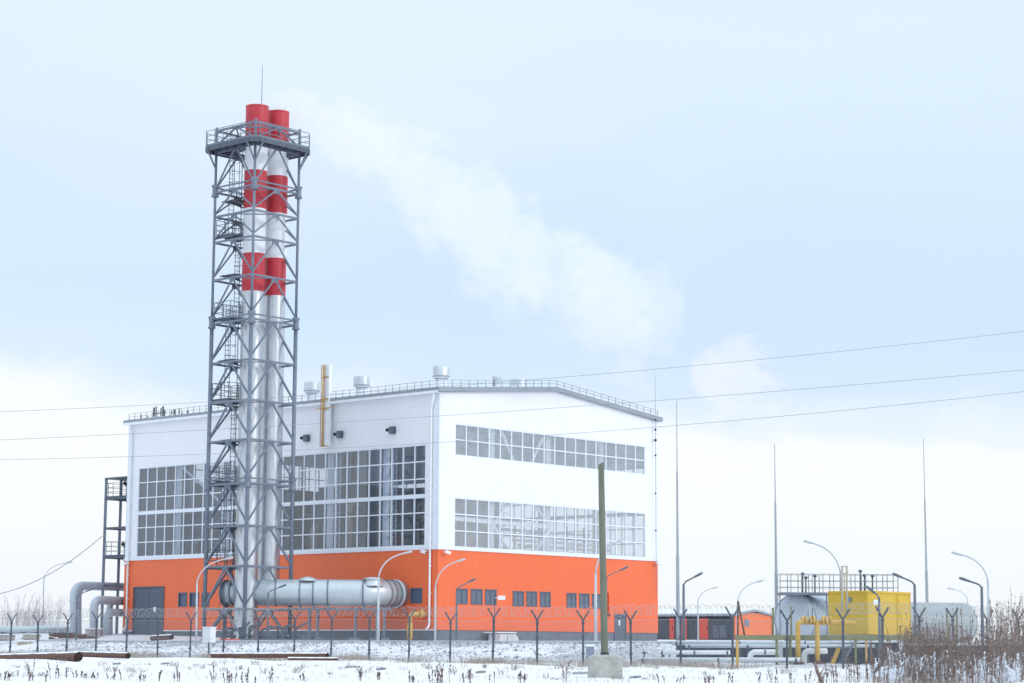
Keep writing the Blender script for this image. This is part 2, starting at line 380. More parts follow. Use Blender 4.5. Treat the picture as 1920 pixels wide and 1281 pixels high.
# ------------------------------------------------------------------ ground
def make_ground():
    xs = []; x = -62.
    while x <= 62: xs.append(x); x += .8
    xs = [-4000, -2000, -900, -400, -200, -110, -80]+xs+[80, 110, 200, 400, 900, 2000, 4000]
    ys = []; y = 44.
    while y <= 178: ys.append(y); y += .8
    ys = [-400, -100, -20, 5, 15, 25, 32, 38]+ys+[182, 190, 200, 215, 235, 260, 300, 330, 370, 420, 500, 600, 700, 1000, 2000, 4500]
    v = [(a, b, h(a, b)) for b in ys for a in xs]; n = len(xs)
    f = [(j*n+i, j*n+i+1, (j+1)*n+i+1, (j+1)*n+i) for j in range(len(ys)-1) for i in range(n-1)]
    me = bpy.data.meshes.new('ground'); me.from_pydata(v, [], f); me.polygons.foreach_set('use_smooth', [True]*len(f))
    m = bpy.data.materials.new('snow_over_rubble'); m.use_nodes = True; nt = m.node_tree; N = nt.nodes; L = nt.links
    b = N['Principled BSDF']; b.inputs['Roughness'].default_value = .75
    g = N.new('ShaderNodeNewGeometry')
    def nz(s, d, r=.6):
        q = N.new('ShaderNodeTexNoise'); q.inputs['Scale'].default_value = s; q.inputs['Detail'].default_value = d; q.inputs['Roughness'].default_value = r
        L.new(g.outputs['Position'], q.inputs['Vector']); return q.outputs[0]
    def mm(op, a, bb):
        q = N.new('ShaderNodeMath'); q.operation = op; q.use_clamp = False
        for i, vv in enumerate((a, bb)):
            if isinstance(vv, (int, float)): q.inputs[i].default_value = vv
            else: L.new(vv, q.inputs[i])
        return q.outputs[0]
    def mr(x, a, bb, c=0, d=1):
        q = N.new('ShaderNodeMapRange'); q.clamp = True; L.new(x, q.inputs[0])
        for i, vv in enumerate((a, bb, c, d)): q.inputs[i+1].default_value = vv
        return q.outputs[0]
    dp = N.new('ShaderNodeVectorMath'); dp.operation = 'DOT_PRODUCT'; L.new(g.outputs['Position'], dp.inputs[0]); dp.inputs[1].default_value = tuple(FN)
    d = mm('SUBTRACT', dp.outputs['Value'], F0.dot(FN))
    band = mm('MULTIPLY', mr(d, 0, 3.5), mr(d, 11, 15, 1, .35))
    speck = mr(mm('ADD', nz(4.5, 8, .8), mm('MULTIPLY', nz(.13, 5, .65), 1.3)), 1.10, 1.24)
    f1 = mm('MULTIPLY', speck, mm('MULTIPLY', band, .72))
    far = mm('MULTIPLY', mr(mm('ADD', nz(1.6, 8, .75), mm('MULTIPLY', nz(.11, 3), .6)), .90, 1.02), .45)
    fac = mm('MAXIMUM', f1, far)
    c = N.new('ShaderNodeMixRGB'); L.new(fac, c.inputs[0]); c.inputs[1].default_value = (.86, .83, .86, 1); c.inputs[2].default_value = (.30, .30, .33, 1)
    L.new(c.outputs[0], b.inputs['Base Color'])
    bp = N.new('ShaderNodeBump'); bp.inputs['Strength'].default_value = .8; bp.inputs['Distance'].default_value = .35; L.new(mm('ADD', nz(1.1, 8, .62), nz(.25, 3, .5)), bp.inputs['Height']); L.new(bp.outputs[0], b.inputs['Normal'])
    me.materials.append(m); o = bpy.data.objects.new('ground', me); C.objects.link(o); tag(o, kind='structure')
make_ground()

# ------------------------------------------------------------------ power plant hall
hall = thing('boiler_house', W(LR/2, LL/2, .5), 'large white and orange clad boiler hall with glazed bands and a low gabled roof', 'power plant')
def wall_holes(mb, org, u, nrm, th, u0, u1, z0, z1, holes):
    """sheet with real thickness th going inwards (-nrm) and rectangular openings with reveals"""
    us = sorted({u0, u1, *[q for hh in holes for q in hh[:2]]}); zs = sorted({z0, z1, *[q for hh in holes for q in hh[2:]]})
    P = lambda a, z, d=0: org+u*a+UP*z-nrm*d
    for i in range(len(us)-1):
        for j in range(len(zs)-1):
            cu, cz = (us[i]+us[i+1])/2, (zs[j]+zs[j+1])/2
            if any(a < cu < b and c < cz < d for a, b, c, d in holes): continue
            for dd in (0, th): mb.quad(P(us[i], zs[j], dd), P(us[i+1], zs[j], dd), P(us[i+1], zs[j+1], dd), P(us[i], zs[j+1], dd))
    for a, b, c, d in holes:
        mb.quad(P(a, c), P(b, c), P(b, c, th), P(a, c, th)); mb.quad(P(a, d), P(b, d), P(b, d, th), P(a, d, th))
        mb.quad(P(a, c), P(a, d), P(a, d, th), P(a, c, th)); mb.quad(P(b, c), P(b, d), P(b, d, th), P(b, c, th))
WL0, WL1, WLT, WLB, WLM = 1.2355, 32.737, 14.037, 7.0, 10.45
WR0, WR1, R1T, R1B, R2T, R2B = 1.607, 23.016, 15.544, 13.29, 10.395, 6.94
TH = .22
# window sizes of the small openings in the orange band
def rect_left(x0, y0, x1, y1):
    t0, z0 = on_left((x0+x1)/2, y1); t1, z1 = on_left((x0+x1)/2, y0); a = on_left(x0, (y0+y1)/2)[0]; b = on_left(x1, (y0+y1)/2)[0]
    return (min(a, b), max(a, b), z0, z1)
def rect_right(x0, y0, x1, y1):
    z0 = on_right((x0+x1)/2, y1)[1]; z1 = on_right((x0+x1)/2, y0)[1]; a = on_right(x0, (y0+y1)/2)[0]; b = on_right(x1, (y0+y1)/2)[0]
    return (a, b, z0, z1)
small_left = [rect_left(335, 1112, 350, 1137), rect_left(356, 1112, 372, 1137), rect_left(379, 1112, 392, 1137), rect_left(770.5, 1103.5, 791, 1130.5)]
gate = rect_left(251, 1102.5, 306, 1191)
small_right = [rect_right(x0, y0, x1, y1) for x0, y0, x1, y1 in
    [(856, 1105, 876, 1132), (883.5, 1105.5, 903.5, 1133), (910, 1106.5, 930, 1133.5), (962, 1109.5, 981.5, 1136), (987.5, 1110, 1006, 1136.5), (1013, 1111, 1031.5, 1137.5),
     (1063, 1113, 1080, 1139), (1086.5, 1114, 1104.5, 1140), (1110.5, 1115, 1128, 1140.5)]]
pdoor = rect_right(1152, 1151.5, 1174, 1201)
PL = .06
# long wall (camera left)
m = MB(); wall_holes(m, A0, dL, -dR, TH, 0, LL, ZO, ZE+.05, [(WL0, WL1, WLB, WLT)]); m.build('white_wall', M['wl'], hall)
m = MB(); wall_holes(m, A0, dL, -dR, TH, 0, LL, ZB, ZO, [(a, b, c, d) for a, b, c, d in small_left]+[(gate[0], gate[1], ZB, gate[3])]); m.build('orange_wall', M['ol'], hall)
# gable wall (camera right)
m = MB(); wall_holes(m, A0, dR, -dL, TH, 0, LR, ZO, ZE, [(WR0, WR1, R1B, R1T), (WR0, WR1, R2B, R2T)])
for dd in (0, TH): m.quad(W(0, dd, ZE), W(LR, dd, ZE), W(LR/2, dd, ZAP+.05))
m.build('white_wall', M['wr'], hall)
m = MB(); wall_holes(m, A0, dR, -dL, TH, 0, LR, ZB, ZO, small_right+[(pdoor[0], pdoor[1], ZB, pdoor[3])]); m.build('orange_wall', M['or'], hall)
# rear walls
m = MB(); wall_holes(m, W(LR, 0, 0), dL, dR, TH, 0, LL, ZO, ZE+.05, [(1.2, 32.7, WLB, WLT)]); m.build('white_wall', M['wl'], hall)
m = MB(); wall_holes(m, W(LR, 0, 0), dL, dR, TH, 0, LL, ZB, ZO, []); m.build('orange_wall', M['ol'], hall)
m = MB(); wall_holes(m, W(0, LL, 0), dR, dL, TH, 0, LR, ZO, ZE, [(6.8, 23.0, R1B, R1T)])
for dd in (0, -TH): m.quad(W(0, LL+dd, ZE), W(LR, LL+dd, ZE), W(LR/2, LL+dd, ZAP+.05))
m.build('white_wall', M['wr'], hall)
m = MB(); wall_holes(m, W(0, LL, 0), dR, dL, TH, 0, LR, ZB, ZO, []); m.build('orange_wall', M['or'], hall)
# plinth, set back a little, and the hall floor inside
m = MB(); e = .05; m.wbox(e, LR-e, e, .5, -1, ZB-.004); m.wbox(e, LR-e, LL-.5, LL-e, -1, ZB-.004); m.wbox(e, .5, .5, gate[0]-.02, -1, ZB-.006); m.wbox(e, .5, gate[1]+.02, LL-.5, -1, ZB-.006); m.wbox(LR-.5, LR-e, .5, LL-.5, -1, ZB-.006)
m.build('plinth', M['plinth'], hall)
m = MB(); m.wbox(.5, LR-.5, .5, LL-.5, .3, ZB-.1); m.build('floor_slab', M['floorc'], hall)
# trim: ledge between the colours, drip strip, corner flashings
m = MB()
m.wbox(-.07, 0, -.07, LL+.07, ZO-.06, ZO+.14); m.wbox(0, LR+.07, -.07, 0, ZO-.06, ZO+.14)
m.build('ledge_trim', M['frame'], hall)
m = MB(); m.wbox(-.05, -.002, .2, gate[0]-.1, ZB-.05, ZB+.03); m.wbox(-.05, -.002, gate[1]+.1, LL-.2, ZB-.05, ZB+.03); m.build('drip_strip', M['frame'], hall)
m = MB(); m.wbox(-.008, 0, 0, .38, ZO+.14, ZE-.1); m.wbox(-.008, 0, LL-.38, LL, ZO+.14, ZE-.1); m.wbox(0, .22, -.008, 0, ZO+.14, ZE-.1); m.wbox(LR-.22, LR, -.008, 0, ZO+.14, ZE-.1)
split_build(m, 'corner_flashing', M['frame'], hall)
# roof
OV = .35; rs = (ZAP-ZE)/(LR/2); RT = .34
def roofz(s): return ZE+rs*(LR/2-abs(s-LR/2))
m = MB(); z_e = ZE-OV*rs
poly = [W(-OV, -.3, z_e+.02), W(LR/2, -.3, ZAP+.02), W(LR+OV, -.3, z_e+.02), W(LR+OV, -.3, z_e+RT), W(LR/2, -.3, ZAP+RT), W(-OV, -.3, z_e+RT)]
roof = m.prism(poly, dL*(LL+.6)).build('roof', M['fascia'], hall)
m = MB(); m.wbox(-OV-.03, -OV+.02, -.2, LL+.3, z_e-.06, z_e+.13); m.wbox(-OV+.02, -.004, -.2, LL+.2, z_e-.03, z_e-.004); m.build('eave_soffit', M['white'], hall)
m = MB(); sn = [W(-.1, -.1, roofz(-.1)+RT+.004), W(LR/2, -.1, ZAP+RT+.004), W(LR+.1, -.1, roofz(-.1)+RT+.004), W(LR+.1, -.1, roofz(-.1)+RT+.06), W(LR/2, -.1, ZAP+RT+.07), W(-.1, -.1, roofz(-.1)+RT+.06)]
m.prism(sn, dL*(LL+.2)).build('roof_snow', M['snowcap'], roof)
m = MB(); m.prism([W(TH+.02, .3, roofz(0)-.06), W(LR/2, .3, ZAP-.06), W(LR-TH-.02, .3, roofz(LR)-.06), W(LR-TH-.02, .3, roofz(LR)-.01), W(LR/2, .3, ZAP-.01), W(TH+.02, .3, roofz(0)-.01)], dL*(LL-.6)).build('ceiling', M['white'], hall)
# railing round the roof edge
m = MB()
rz = RT-.02; RH = .52
t = .15
while t < LL:
    p = W(-.12, t, roofz(0)+rz); m.bar(p, p+UP*RH, .035); m.bar(p-dL*.07, p+dL*.07, .06, .09); t += .72
for k in (.5, .25): m.bar(W(-.12, .1, roofz(0)+rz+k), W(-.12, LL-.1, roofz(0)+rz+k), .022)
s = .3
while s < LR:
    p = W(s, -.12, roofz(s)+rz); m.bar(p, p+UP*RH, .035); m.bar(p-dR*.08, p+dR*.08, .09, .1); s += .86
for k in (.5, .28):
    m.bar(W(-.1, -.12, roofz(0)+rz+k), W(LR/2, -.12, ZAP+rz+k), .022); m.bar(W(LR/2, -.12, ZAP+rz+k), W(LR, -.12, roofz(LR)+rz+k), .022)
m.build('roof_railing', M['steel'], hall)
# glazing
def glazing(org, u, nrm, a0, a1, z0, z1, ncol, zrows, thick=None, label=None, gm='glass'):
    """frame with mullions and transoms, panes set behind"""
    P = lambda a, z, d: org+u*a+UP*z-nrm*d
    f = MB(); w = .085; d = .07
    def rect(aa, ab, za, zb, dd=.06, dep=.05): f.box(P((aa+ab)/2, (za+zb)/2, dd), u*(ab-aa)/2, nrm*dep, UP*(zb-za)/2)
    rect(a0, a0+.09, z0, z1, .07); rect(a1-.09, a1, z0, z1, .07); rect(a0+.09, a1-.09, z0, z0+.09, .072); rect(a0+.09, a1-.09, z1-.09, z1, .072)
    for i in range(1, ncol):
        a = a0+(a1-a0)*i/ncol; rect(a-w/2, a+w/2, z0+.09, z1-.09, .075)
    for z in zrows: rect(a0+.09, a1-.09, z-.04, z+.04, .078, .045)
    if thick: rect(a0+.09, a1-.09, thick-.14, thick+.14, .06, .06)
    fo = f.build('window', M['frame'], hall)
    if label: fo['label'] = label
    g = MB(); g.quad(P(a0+.02, z0+.02, .1), P(a1-.02, z0+.02, .1), P(a1-.02, z1-.02, .1), P(a0+.02, z1-.02, .1)); g.build('pane', M[gm], fo)
up = (WLT-WLM)/3; lo = (WLM-WLB)/3
rows = [WLM+up, WLM+2*up, WLB+lo, WLB+2*lo]
glazing(A0, dL, -dR, WL0, WL1, WLB, WLT, 28, rows, WLM)
glazing(A0, dR, -dL, WR0, WR1, R1B, R1T, 18, [(R1B+R1T)/2], gm='glareglass')
glazing(A0, dR, -dL, WR0, WR1, R2B, R2T, 18, [R2B+(R2T-R2B)/3, R2B+(R2T-R2B)*2/3], gm='glareglass')
glazing(W(LR, 0, 0), dL, dR, 1.2, 32.7, WLB, WLT, 28, rows, WLM)
glazing(W(0, LL, 0), dR, dL, 6.8, 23.0, R1B, R1T, 14, [(R1B+R1T)/2])
# small shutters and louvres of the orange band
def small_window(org, u, nrm, r, mat_, slats):
    a0, a1, z0, z1 = r; P = lambda a, z, d: org+u*a+UP*z-nrm*d
    f = MB(); c = lambda aa, ab, za, zb, dd, dep: f.box(P((aa+ab)/2, (za+zb)/2, dd), u*(ab-aa)/2, nrm*dep, UP*(zb-za)/2)
    c(a0-.04, a0+.05, z0-.04, z1+.04, 0, .03); c(a1-.05, a1+.04, z0-.04, z1+.04, 0, .03); c(a0+.05, a1-.05, z0-.04, z0+.05, 0, .028); c(a0+.05, a1-.05, z1-.05, z1+.04, 0, .028)
    if slats: c((a0+a1)/2-.035, (a0+a1)/2+.035, z0+.05, z1-.05, .005, .03)
    fo = f.build('window_frame', M['doorg'] if slats else mat_, hall)
    b = MB()
    if slats:
        n = 12
        for i in range(n):
            z = z0+.05+(z1-z0-.1)*(i+.5)/n; b.box(P((a0+a1)/2, z, .03), u*((a1-a0)/2-.05), (nrm*.03+UP*-.03), (nrm*.006+UP*.012))
    b.box(P((a0+a1)/2, (z0+z1)/2, .09), u*((a1-a0)/2), nrm*.01, UP*((z1-z0)/2))
    b.build('louvre_blades' if slats else 'shutter', mat_, fo)
for r in small_left: small_window(A0, dL, -dR, r, M['darkglass'], False)
for r in small_right: small_window(A0, dR, -dL, r, M['louver'], True)
# big gate in the long wall
a0, a1, z0, z1 = gate; z0 = .8
g = MB(); mid = (a0+a1)/2
g.box(W(.05, (a0+mid)/2, (z0+z1)/2), dR*.04, dL*((mid-a0)/2-.02), UP*(z1-z0)/2); g.box(W(.05, (a1+mid)/2, (z0+z1)/2), dR*.04, dL*((mid-a0)/2-.02), UP*(z1-z0)/2)
for k in range(1, 6): g.wbox(.0, .01, a0+.04, a1-.04, z0+(z1-z0)*k/6-.02, z0+(z1-z0)*k/6+.02)
go = g.build('gate', M['doorg'], hall); go['label'] = 'tall dark grey double gate'
g = MB(); g.wbox(-.06, .1, a0-.1, a0, z0, z1+.1); g.wbox(-.06, .1, a1, a1+.1, z0, z1+.1); g.wbox(-.058, .1, a0, a1, z1, z1+.1); g.build('gate_frame', M['dsteel'], go)
g = MB(); g.wbox(-.02, -.004, mid-.9, mid-.62, z0+1.9, z0+2.3); g.build('notice_plate', M['white'], go)
g = MB(); g.tube(bend([W(-.004, mid-.12, z0+1.2), W(-.09, mid-.12, z0+1.2), W(-.09, mid-.12, z0+1.6), W(-.004, mid-.12, z0+1.6)], .03, 3), .015, 6); g.build('handle', M['black'], go)
# personnel door in the gable
a0, a1, z0, z1 = pdoor; z0 = .52
g = MB(); g.wbox(a0+.22, a1-.05, .0, .06, z0, z1-.06); dco = g.build('door', M['doorg'], hall); dco['label'] = 'grey steel personnel door'
g = MB(); g.wbox(a0, a0+.2, -.03, .05, z0, z1-.06); g.wbox(a1-.05, a1, -.035, .05, z0, z1-.06); g.wbox(a0, a1, -.04, .05, z1-.06, z1); g.build('door_frame', M['darkglass'], dco)
g = MB(); g.wbox(a0+.5, a0+.68, -.012, -.002, z1-.85, z1-.45); g.build('notice_plate', M['white'], dco)
g = MB(); g.tube([W(a1-.18, -.06, z0+.95), W(a1-.32, -.06, z0+.95)], .018, 6); g.tube([W(a1-.18, -.06, z0+.95), W(a1-.18, 0, z0+.95)], .014, 6); g.build('handle', M['black'], dco)
# downpipes
for (px, yb) in ((805.5, 1182), (238.5, 1180)):
    tt = on_left(px, 1100, -.14)[0]
    g = MB(); g.tube(bend([W(-OV-.02, tt-.45 if px > 500 else tt, ZE-.12), W(-.14, tt, ZE-1.0), W(-.14, tt, ZB+.25), W(-.45, tt, ZB+.02)], .18, 4), .075, 10)
    o = g.build('downpipe', M['white'], hall)
    g = MB()
    for k in range(9): g.wbox(-.16, -.002, tt-.1, tt+.1, ZB+.6+k*1.85, ZB+.66+k*1.85)
    split_build(g, 'pipe_clip', M['white'], o)
# interior: columns, roof beams, bracing
g = MB()
for k in range(0, 7):
    for s in (.62, LR-.62):
        tt = min(max(k*LL/6, .5), LL-.5); p = W(s, tt, ZB-.1)
        g.bar(p, W(s, tt, ZE-.2), .46, .40)
for k in range(1, 4):
    s = LR*k/4
    for tt in (.62, LL-.62): g.bar(W(s, tt, ZB-.1), W(s, tt, ZE), .36, .36)
split_build(g, 'column', M['white'], hall)
g = MB()
for k in range(0, 7):
    tt = min(max(k*LL/6, .5), LL-.5)
    g.bar(W(.5, tt, ZE-.5), W(LR/2, tt, ZAP-.5), .3, .7); g.bar(W(LR/2, tt, ZAP-.5), W(LR-.5, tt, ZE-.5), .3, .7)
for z in (WLB-.3, WLM, WLT+.3): g.bar(W(.5, .5, z), W(.5, LL-.5, z), .14, .2); g.bar(W(LR-.5, .5, z), W(LR-.5, LL-.5, z), .14, .2)
g.bar(W(.5, .55, 9.0), W(12.6, .55, 8.85), .14, .3)
g.build('roof_beam', M['white'], hall)
g = MB(); s1, s2 = LR/4, LR/2; sm_ = (s1+s2)/2
for (sa, za, sb, zb) in ((s1, 16.6, sm_, 11.9), (s2, 16.6, sm_, 11.9), (sm_, 11.9, s1, 8.7), (sm_, 11.9, s2, 8.7), (s1, 8.7, sm_, 5.5), (s2, 8.7, sm_, 5.5)): g.bar(W(sa, .45, za), W(sb, .45, zb), .16)
ta, tb = LL/6*4, LL/6*5
g.bar(W(.5, tb, 14.2), W(.5, ta, 10.6), .14)
g.build('cross_brace', M['white'], hall)
# lattice ladder posts beside the first two long wall columns
g = MB()
for tt in (LL/6-.75, LL/6*2-.75):
    for d_ in (-.17, .17): g.bar(W(.7, tt+d_, ZB), W(.7, tt+d_, ZE-.3), .06)
    for k in range(30):
        z = ZB+k*.55; g.bar(W(.7, tt-.17, z), W(.7, tt+.17, z+.28), .03); g.bar(W(.7, tt+.17, z+.28), W(.7, tt-.17, z+.55), .03)
g.build('lattice_post', M['frame'], hall)

# boilers inside the hall
bz = ZB-.1
def boiler(s0, s1, t0, t1, zt, label, pipes=True):
    root = thing('boiler', W((s0+s1)/2, (t0+t1)/2, bz), label, 'boiler', 'boilers inside the hall')
    g = MB(); g.wbox(s0, s1, t0, t1, bz, zt); g.wbox(s0+.4, s1-.4, t0+.4, t1-.4, zt, zt+.35)
    n = int((t1-t0)/1.4)
    for k in range(1, n): g.wbox(s0-.08, s0, t0+k*(t1-t0)/n-.06, t0+k*(t1-t0)/n+.06, bz, zt)
    for k in range(1, int((s1-s0)/1.6)+1): g.wbox(s0+k*1.6-.06, s0+k*1.6+.06, t0-.08, t0, bz, zt)
    g.build('casing', M['boiler'], root)
    g = MB()
    for z in (bz+2.6, bz+5.8, bz+8.6):
        if z < zt-.5:
            g.wbox(s0-.9, s0-.09, t0-.6, t1, z, z+.08); g.wbox(s0-.9, s1, t0-.9, t0-.09, z+.004, z+.084)
            for q in range(int((t1-t0)/1.1)): g.bar(W(s0-.88, t0+q*1.1, z), W(s0-.88, t0+q*1.1, z+1), .04)
            g.bar(W(s0-.88, t0-.6, z+1), W(s0-.88, t1, z+1), .04); g.bar(W(s0-.88, t0-.88, z+1), W(s1, t0-.88, z+1), .04)
    g.build('gallery', M['steel'], root)
    g = MB()
    for q in range(3):
        y = t0+.8+q*(t1-t0-1.6)/2
        g.tube(bend([W(s0-.4, y, bz), W(s0-.4, y, zt-1-q*.8), W(s0+1.4, y, zt-1-q*.8)], .5, 5), .2+.05*q, 10)
    split_build(g, 'riser_pipe', M['beige' if pipes else 'alu'], root)
    g = MB(); g.tube([W(s0-.7, (t0+t1)/2, bz+1.4), W(s0+.1, (t0+t1)/2, bz+1.4)], .55, 16); g.tube([W((s0+s1)/2, t0-.9, bz+6.6), W((s0+s1)/2, t0+.1, bz+6.6)], .6, 16); split_build(g, 'burner', M['boilerred'], root)
boiler(3.6, 9.4, 11.2, 16.6, 11.6, 'dark boiler casing seen through the long window right of the chimney tower')
boiler(3.6, 9.4, 19.0, 24.6, 11.6, 'boiler casing behind the chimney tower', False)
boiler(3.6, 9.4, 26.6, 32.0, 10.2, 'boiler casing at the far left end of the long window')
boiler(13.0, 21.5, 13.5, 20.0, 12.1, 'grey boiler casing seen through the left half of the gable window', False)
boiler(13.0, 21.5, 23.0, 31.0, 12.0, 'rearmost large boiler casing inside the hall')
# pipework near the gable windows
root = thing('pipe_manifold', W(14, 5, bz), 'bundle of pale horizontal pipes behind the right end of the gable window', 'pipes')
g = MB()
for k in range(5): g.tube([W(12.5, 3+k*.7, 7.2+.42*k), W(23.3, 3+k*.7, 7.2+.42*k)], .11+.02*(k % 2), 8)
g.build('pipe', M['white'], root)
g = MB()
for k in range(6): g.bar(W(13+k*2, 4.5, bz), W(13+k*2, 4.5, 9.3), .12)
split_build(g, 'pipe_stand', M['steel'], root)

# wall fittings of the hall -------------------------------------------------
# channel with tan pipe, fixed to the long wall and rising over the roof
t0, zb_ = on_left(611, 837, -.35); zt_ = on_left(611, 685, -.35)[1]
root = thing('vent_riser', W(-.35, t0, zb_), 'tall pale channel with a tan pipe rising from the long wall above the roof', 'vent pipe')
g = MB(); g.wbox(-.5, -.46, t0-.36, t0+.30, zb_, zt_); g.wbox(-.46, -.2, t0-.36, t0-.32, zb_, zt_); g.wbox(-.46, -.2, t0+.26, t0+.30, zb_, zt_)
g.build('channel', M['white'], root)
g = MB(); g.tube([W(-.6, t0+.12, zb_-.02), W(-.6, t0+.12, zt_+.02)], .07, 8); g.tube([W(-.6, t0+.34, zb_), W(-.6, t0+.34, zt_)], .03, 6); g.build('tan_pipe', M['tan'], root)
g = MB()
zc = on_left(611, 767, -.35)[1]
for z in (zb_, zc, zc+.7, zt_-.9): g.wbox(-.54, -.51, t0-.37, t0+.36, z-.04, z+.04)
g.tube([W(-.66, t0+.75, zc+.02), W(-.66, t0-1.1, zc+.02)], .04, 6); g.tube([W(-.66, t0+.1, zc+.6), W(-.66, t0-.2, zc+.6)], .05, 6); g.wbox(-.48, 0, t0+.1, t0+.16, zc-.03, zc+.03); split_build(g, 'bracket', M['tan'], root)
# floodlight boxes
for px, py, lb in ((573.5, 822, 'small dark wall unit nearest the chimney tower'), (636, 815, 'small dark wall unit just right of the tall pale vent channel'), (734.5, 807, 'small dark wall unit nearest the hall corner')):
    t0, z0 = on_left(px, py, -.2)
    root = thing('wall_unit', W(0, t0, z0), lb+' under the eave', 'wall unit', 'dark units on the long white wall')
    g = MB(); g.wbox(-.3, -.003, t0-.24, t0+.22, z0-.24, z0+.26); g.build('housing', M['dsteel'], root, .02)
    g = MB()
    for k in range(5): g.wbox(-.325, -.302, t0-.2, t0+.18, z0-.2+k*.09, z0-.16+k*.09)
    g.build('grille', M['louver'], root)
    g = MB(); g.lathe(W(-.3, t0+.36, z0+.04), [(.001, -.13), (.09, -.1), (.13, 0), (.09, .1), (.001, .13)], 12); g.wbox(-.3, -.003, t0+.33, t0+.37, z0+.0, z0+.04); g.build('horn', M['black'], root)
# cameras
def dome(p, nrm, side, lb):
    root = thing('security_camera', p, lb, 'camera', 'security cameras on the hall corners')
    g = MB(); g.bar(p, p+nrm*.35, .07); split_build(g, 'bracket', M['white'], root)
    g = MB(); q = p+nrm*.38; g.bar(q-side*.2, q+side*.22-UP*.08, .2, .2); g.build('housing', M['white'], root, .02)
    g = MB(); q = p+nrm*.38+side*.22-UP*.08; g.tube([q, q+side*.03], .06, 10); g.build('lens', M['black'], root)
for (px, py, face, lb) in ((801, 1034, 'L', 'white security camera at the top of the orange long wall beside the downpipe'), (832, 1035, 'R', 'white security camera on the orange gable just right of the hall corner'),
                           (1228, 1056, 'R', 'white security camera at the right end of the orange gable'), (243, 1056, 'L', 'white security camera at the far left end of the orange long wall')):
    if face == 'L': t0, z0 = on_left(px, py); dome(W(0, t0, z0), -dR, -dL if px > 500 else dL, lb)
    else: s0, z0 = on_right(px, py); dome(W(s0, 0, z0), -dL, dR, lb)
# roof ventilators
def vent(px, ytop, ybase, wcap, s, lb, kind=0):
    if s < 0: s, tt = on_right(px, 720, -s)[0], -s
    else: tt = on_left(px, 720, s)[0]
    Y = W(s, tt, 0).y; k = Y/FPX
    zr = roofz(s)+RT; ztop = at(px, ytop, Y).z; r = wcap/2*k; p = W(s, tt, zr)
    root = thing('roof_ventilator', p, lb, 'roof vent', 'roof ventilators')
    H = ztop-zr
    if kind == 0:
        cap = min(.9, H*.45)
        g = MB(); g.lathe(p+UP*(H-cap), [(r*.8, -.12), (r, -.02), (r, 0), (r, cap*.9), (r*.93, cap), (.001, cap+.03)], 28); g.build('cap', M['alu'], root)
        g = MB(); g.lathe(p, [(r*.62, -.3), (r*.62, H*.25), (r*.70, H*.27), (r*.70, H*.33), (r*.58, H*.36), (r*.58, H-cap+.05)], 24); g.build('neck', M['white'], root)
        g = MB(); g.lathe(p+UP*(H-cap), [(r*.6, -.02), (r*1.03, -.03), (r*1.03, .05), (r, .06)], 28); g.build('collar', M['fascia'], root)
    elif kind == 1:
        g = MB(); g.lathe(p, [(r, -.2), (r, H*.85), (r*.9, H*.97), (.001, H)], 28)
        g.build('drum', M['alu'], root)
        g = MB(); g.lathe(p, [(r*1.12, -.1), (r*1.12, .1), (r, .12)], 28); g.build('collar', M['fascia'], root)
    else:
        g = MB(); g.lathe(p, [(r, -.2), (r*.8, H*.3), (r*.8, H*.75), (r*1.05, H*.8), (r*1.05, H*.95), (.001, H)], 18); g.build('drum', M['alu'], root)
        g = MB(); g.bar(p+dR*.3, p+dR*.3+UP*(H+.05), .05); g.bar(p-dR*.35, p-dR*.35+UP*H*.7, .07); split_build(g, 'stay', M['steel'], root)
vent(585, 717, 755, 30, 2.2, 'round roof ventilator nearest the chimney tower')
vent(678, 706, 745, 31, 2.2, 'round roof ventilator between the tall pale channel and the hall corner')
vent(827, 688, 729, 32, 2.2, 'tallest round roof ventilator, above the hall corner')
vent(931, 705, 728, 17, -1.8, 'small narrow roof outlet above the gable', 2)
vent(973, 710, 728, 31, -2.2, 'squat wide roof drum above the gable, left of the ridge', 1)
root = thing('roof_pipe_cluster', W(.6, 30, ZE+.4), 'cluster of thin vent stubs on the far left end of the roof', 'vent pipes')
g = MB()
for i, (px, yt) in enumerate(((265, 778), (277, 780), (289, 764), (293, 762), (302, 765), (306, 762), (309, 768), (322, 770), (327, 768), (336, 766), (342, 774), (352, 770))):
    tt, z = on_left(px, yt, .5); g.tube([W(.5, tt, ZE+.2), W(.5, tt, z)], .05+.03*(i % 3 == 2), 6)
split_build(g, 'vent_stub', M['dsteel'], root)
g = MB(); a = on_left(287, 770, .5); b = on_left(312, 770, .5); g.bar(W(.5, a[0], ZE+.75), W(.5, b[0], ZE+.75), .06); g.build('tie_bar', M['dsteel'], root)
# mast with clamps on the right hall corner
sM, _ = on_right(1229.5, 900, -.25); p = W(sM, -.25, 4.)
root = thing('corner_lightning_rod', p, 'thin lightning rod with dark clamps down the right edge of the gable', 'lightning rod')
g = MB(); g.tube([p, W(sM, -.25, ZE+.3), W(sM, -.25, at(1229, 700, 163).z)], [.02, .02, .01], 6); g.build('rod', M['fascia'], root)
g = MB()
for y, w_ in ((787, .09), (806, .09), (825.5, .11), (854, .08), (925, .07), (995, .07)): g.lathe(W(sM-.02, -.25, on_right(1229, y, -.25)[1]), [(.001, -w_), (w_, -w_*.6), (w_, w_*.6), (.001, w_)], 10)
split_build(g, 'clamp', M['black'], root)
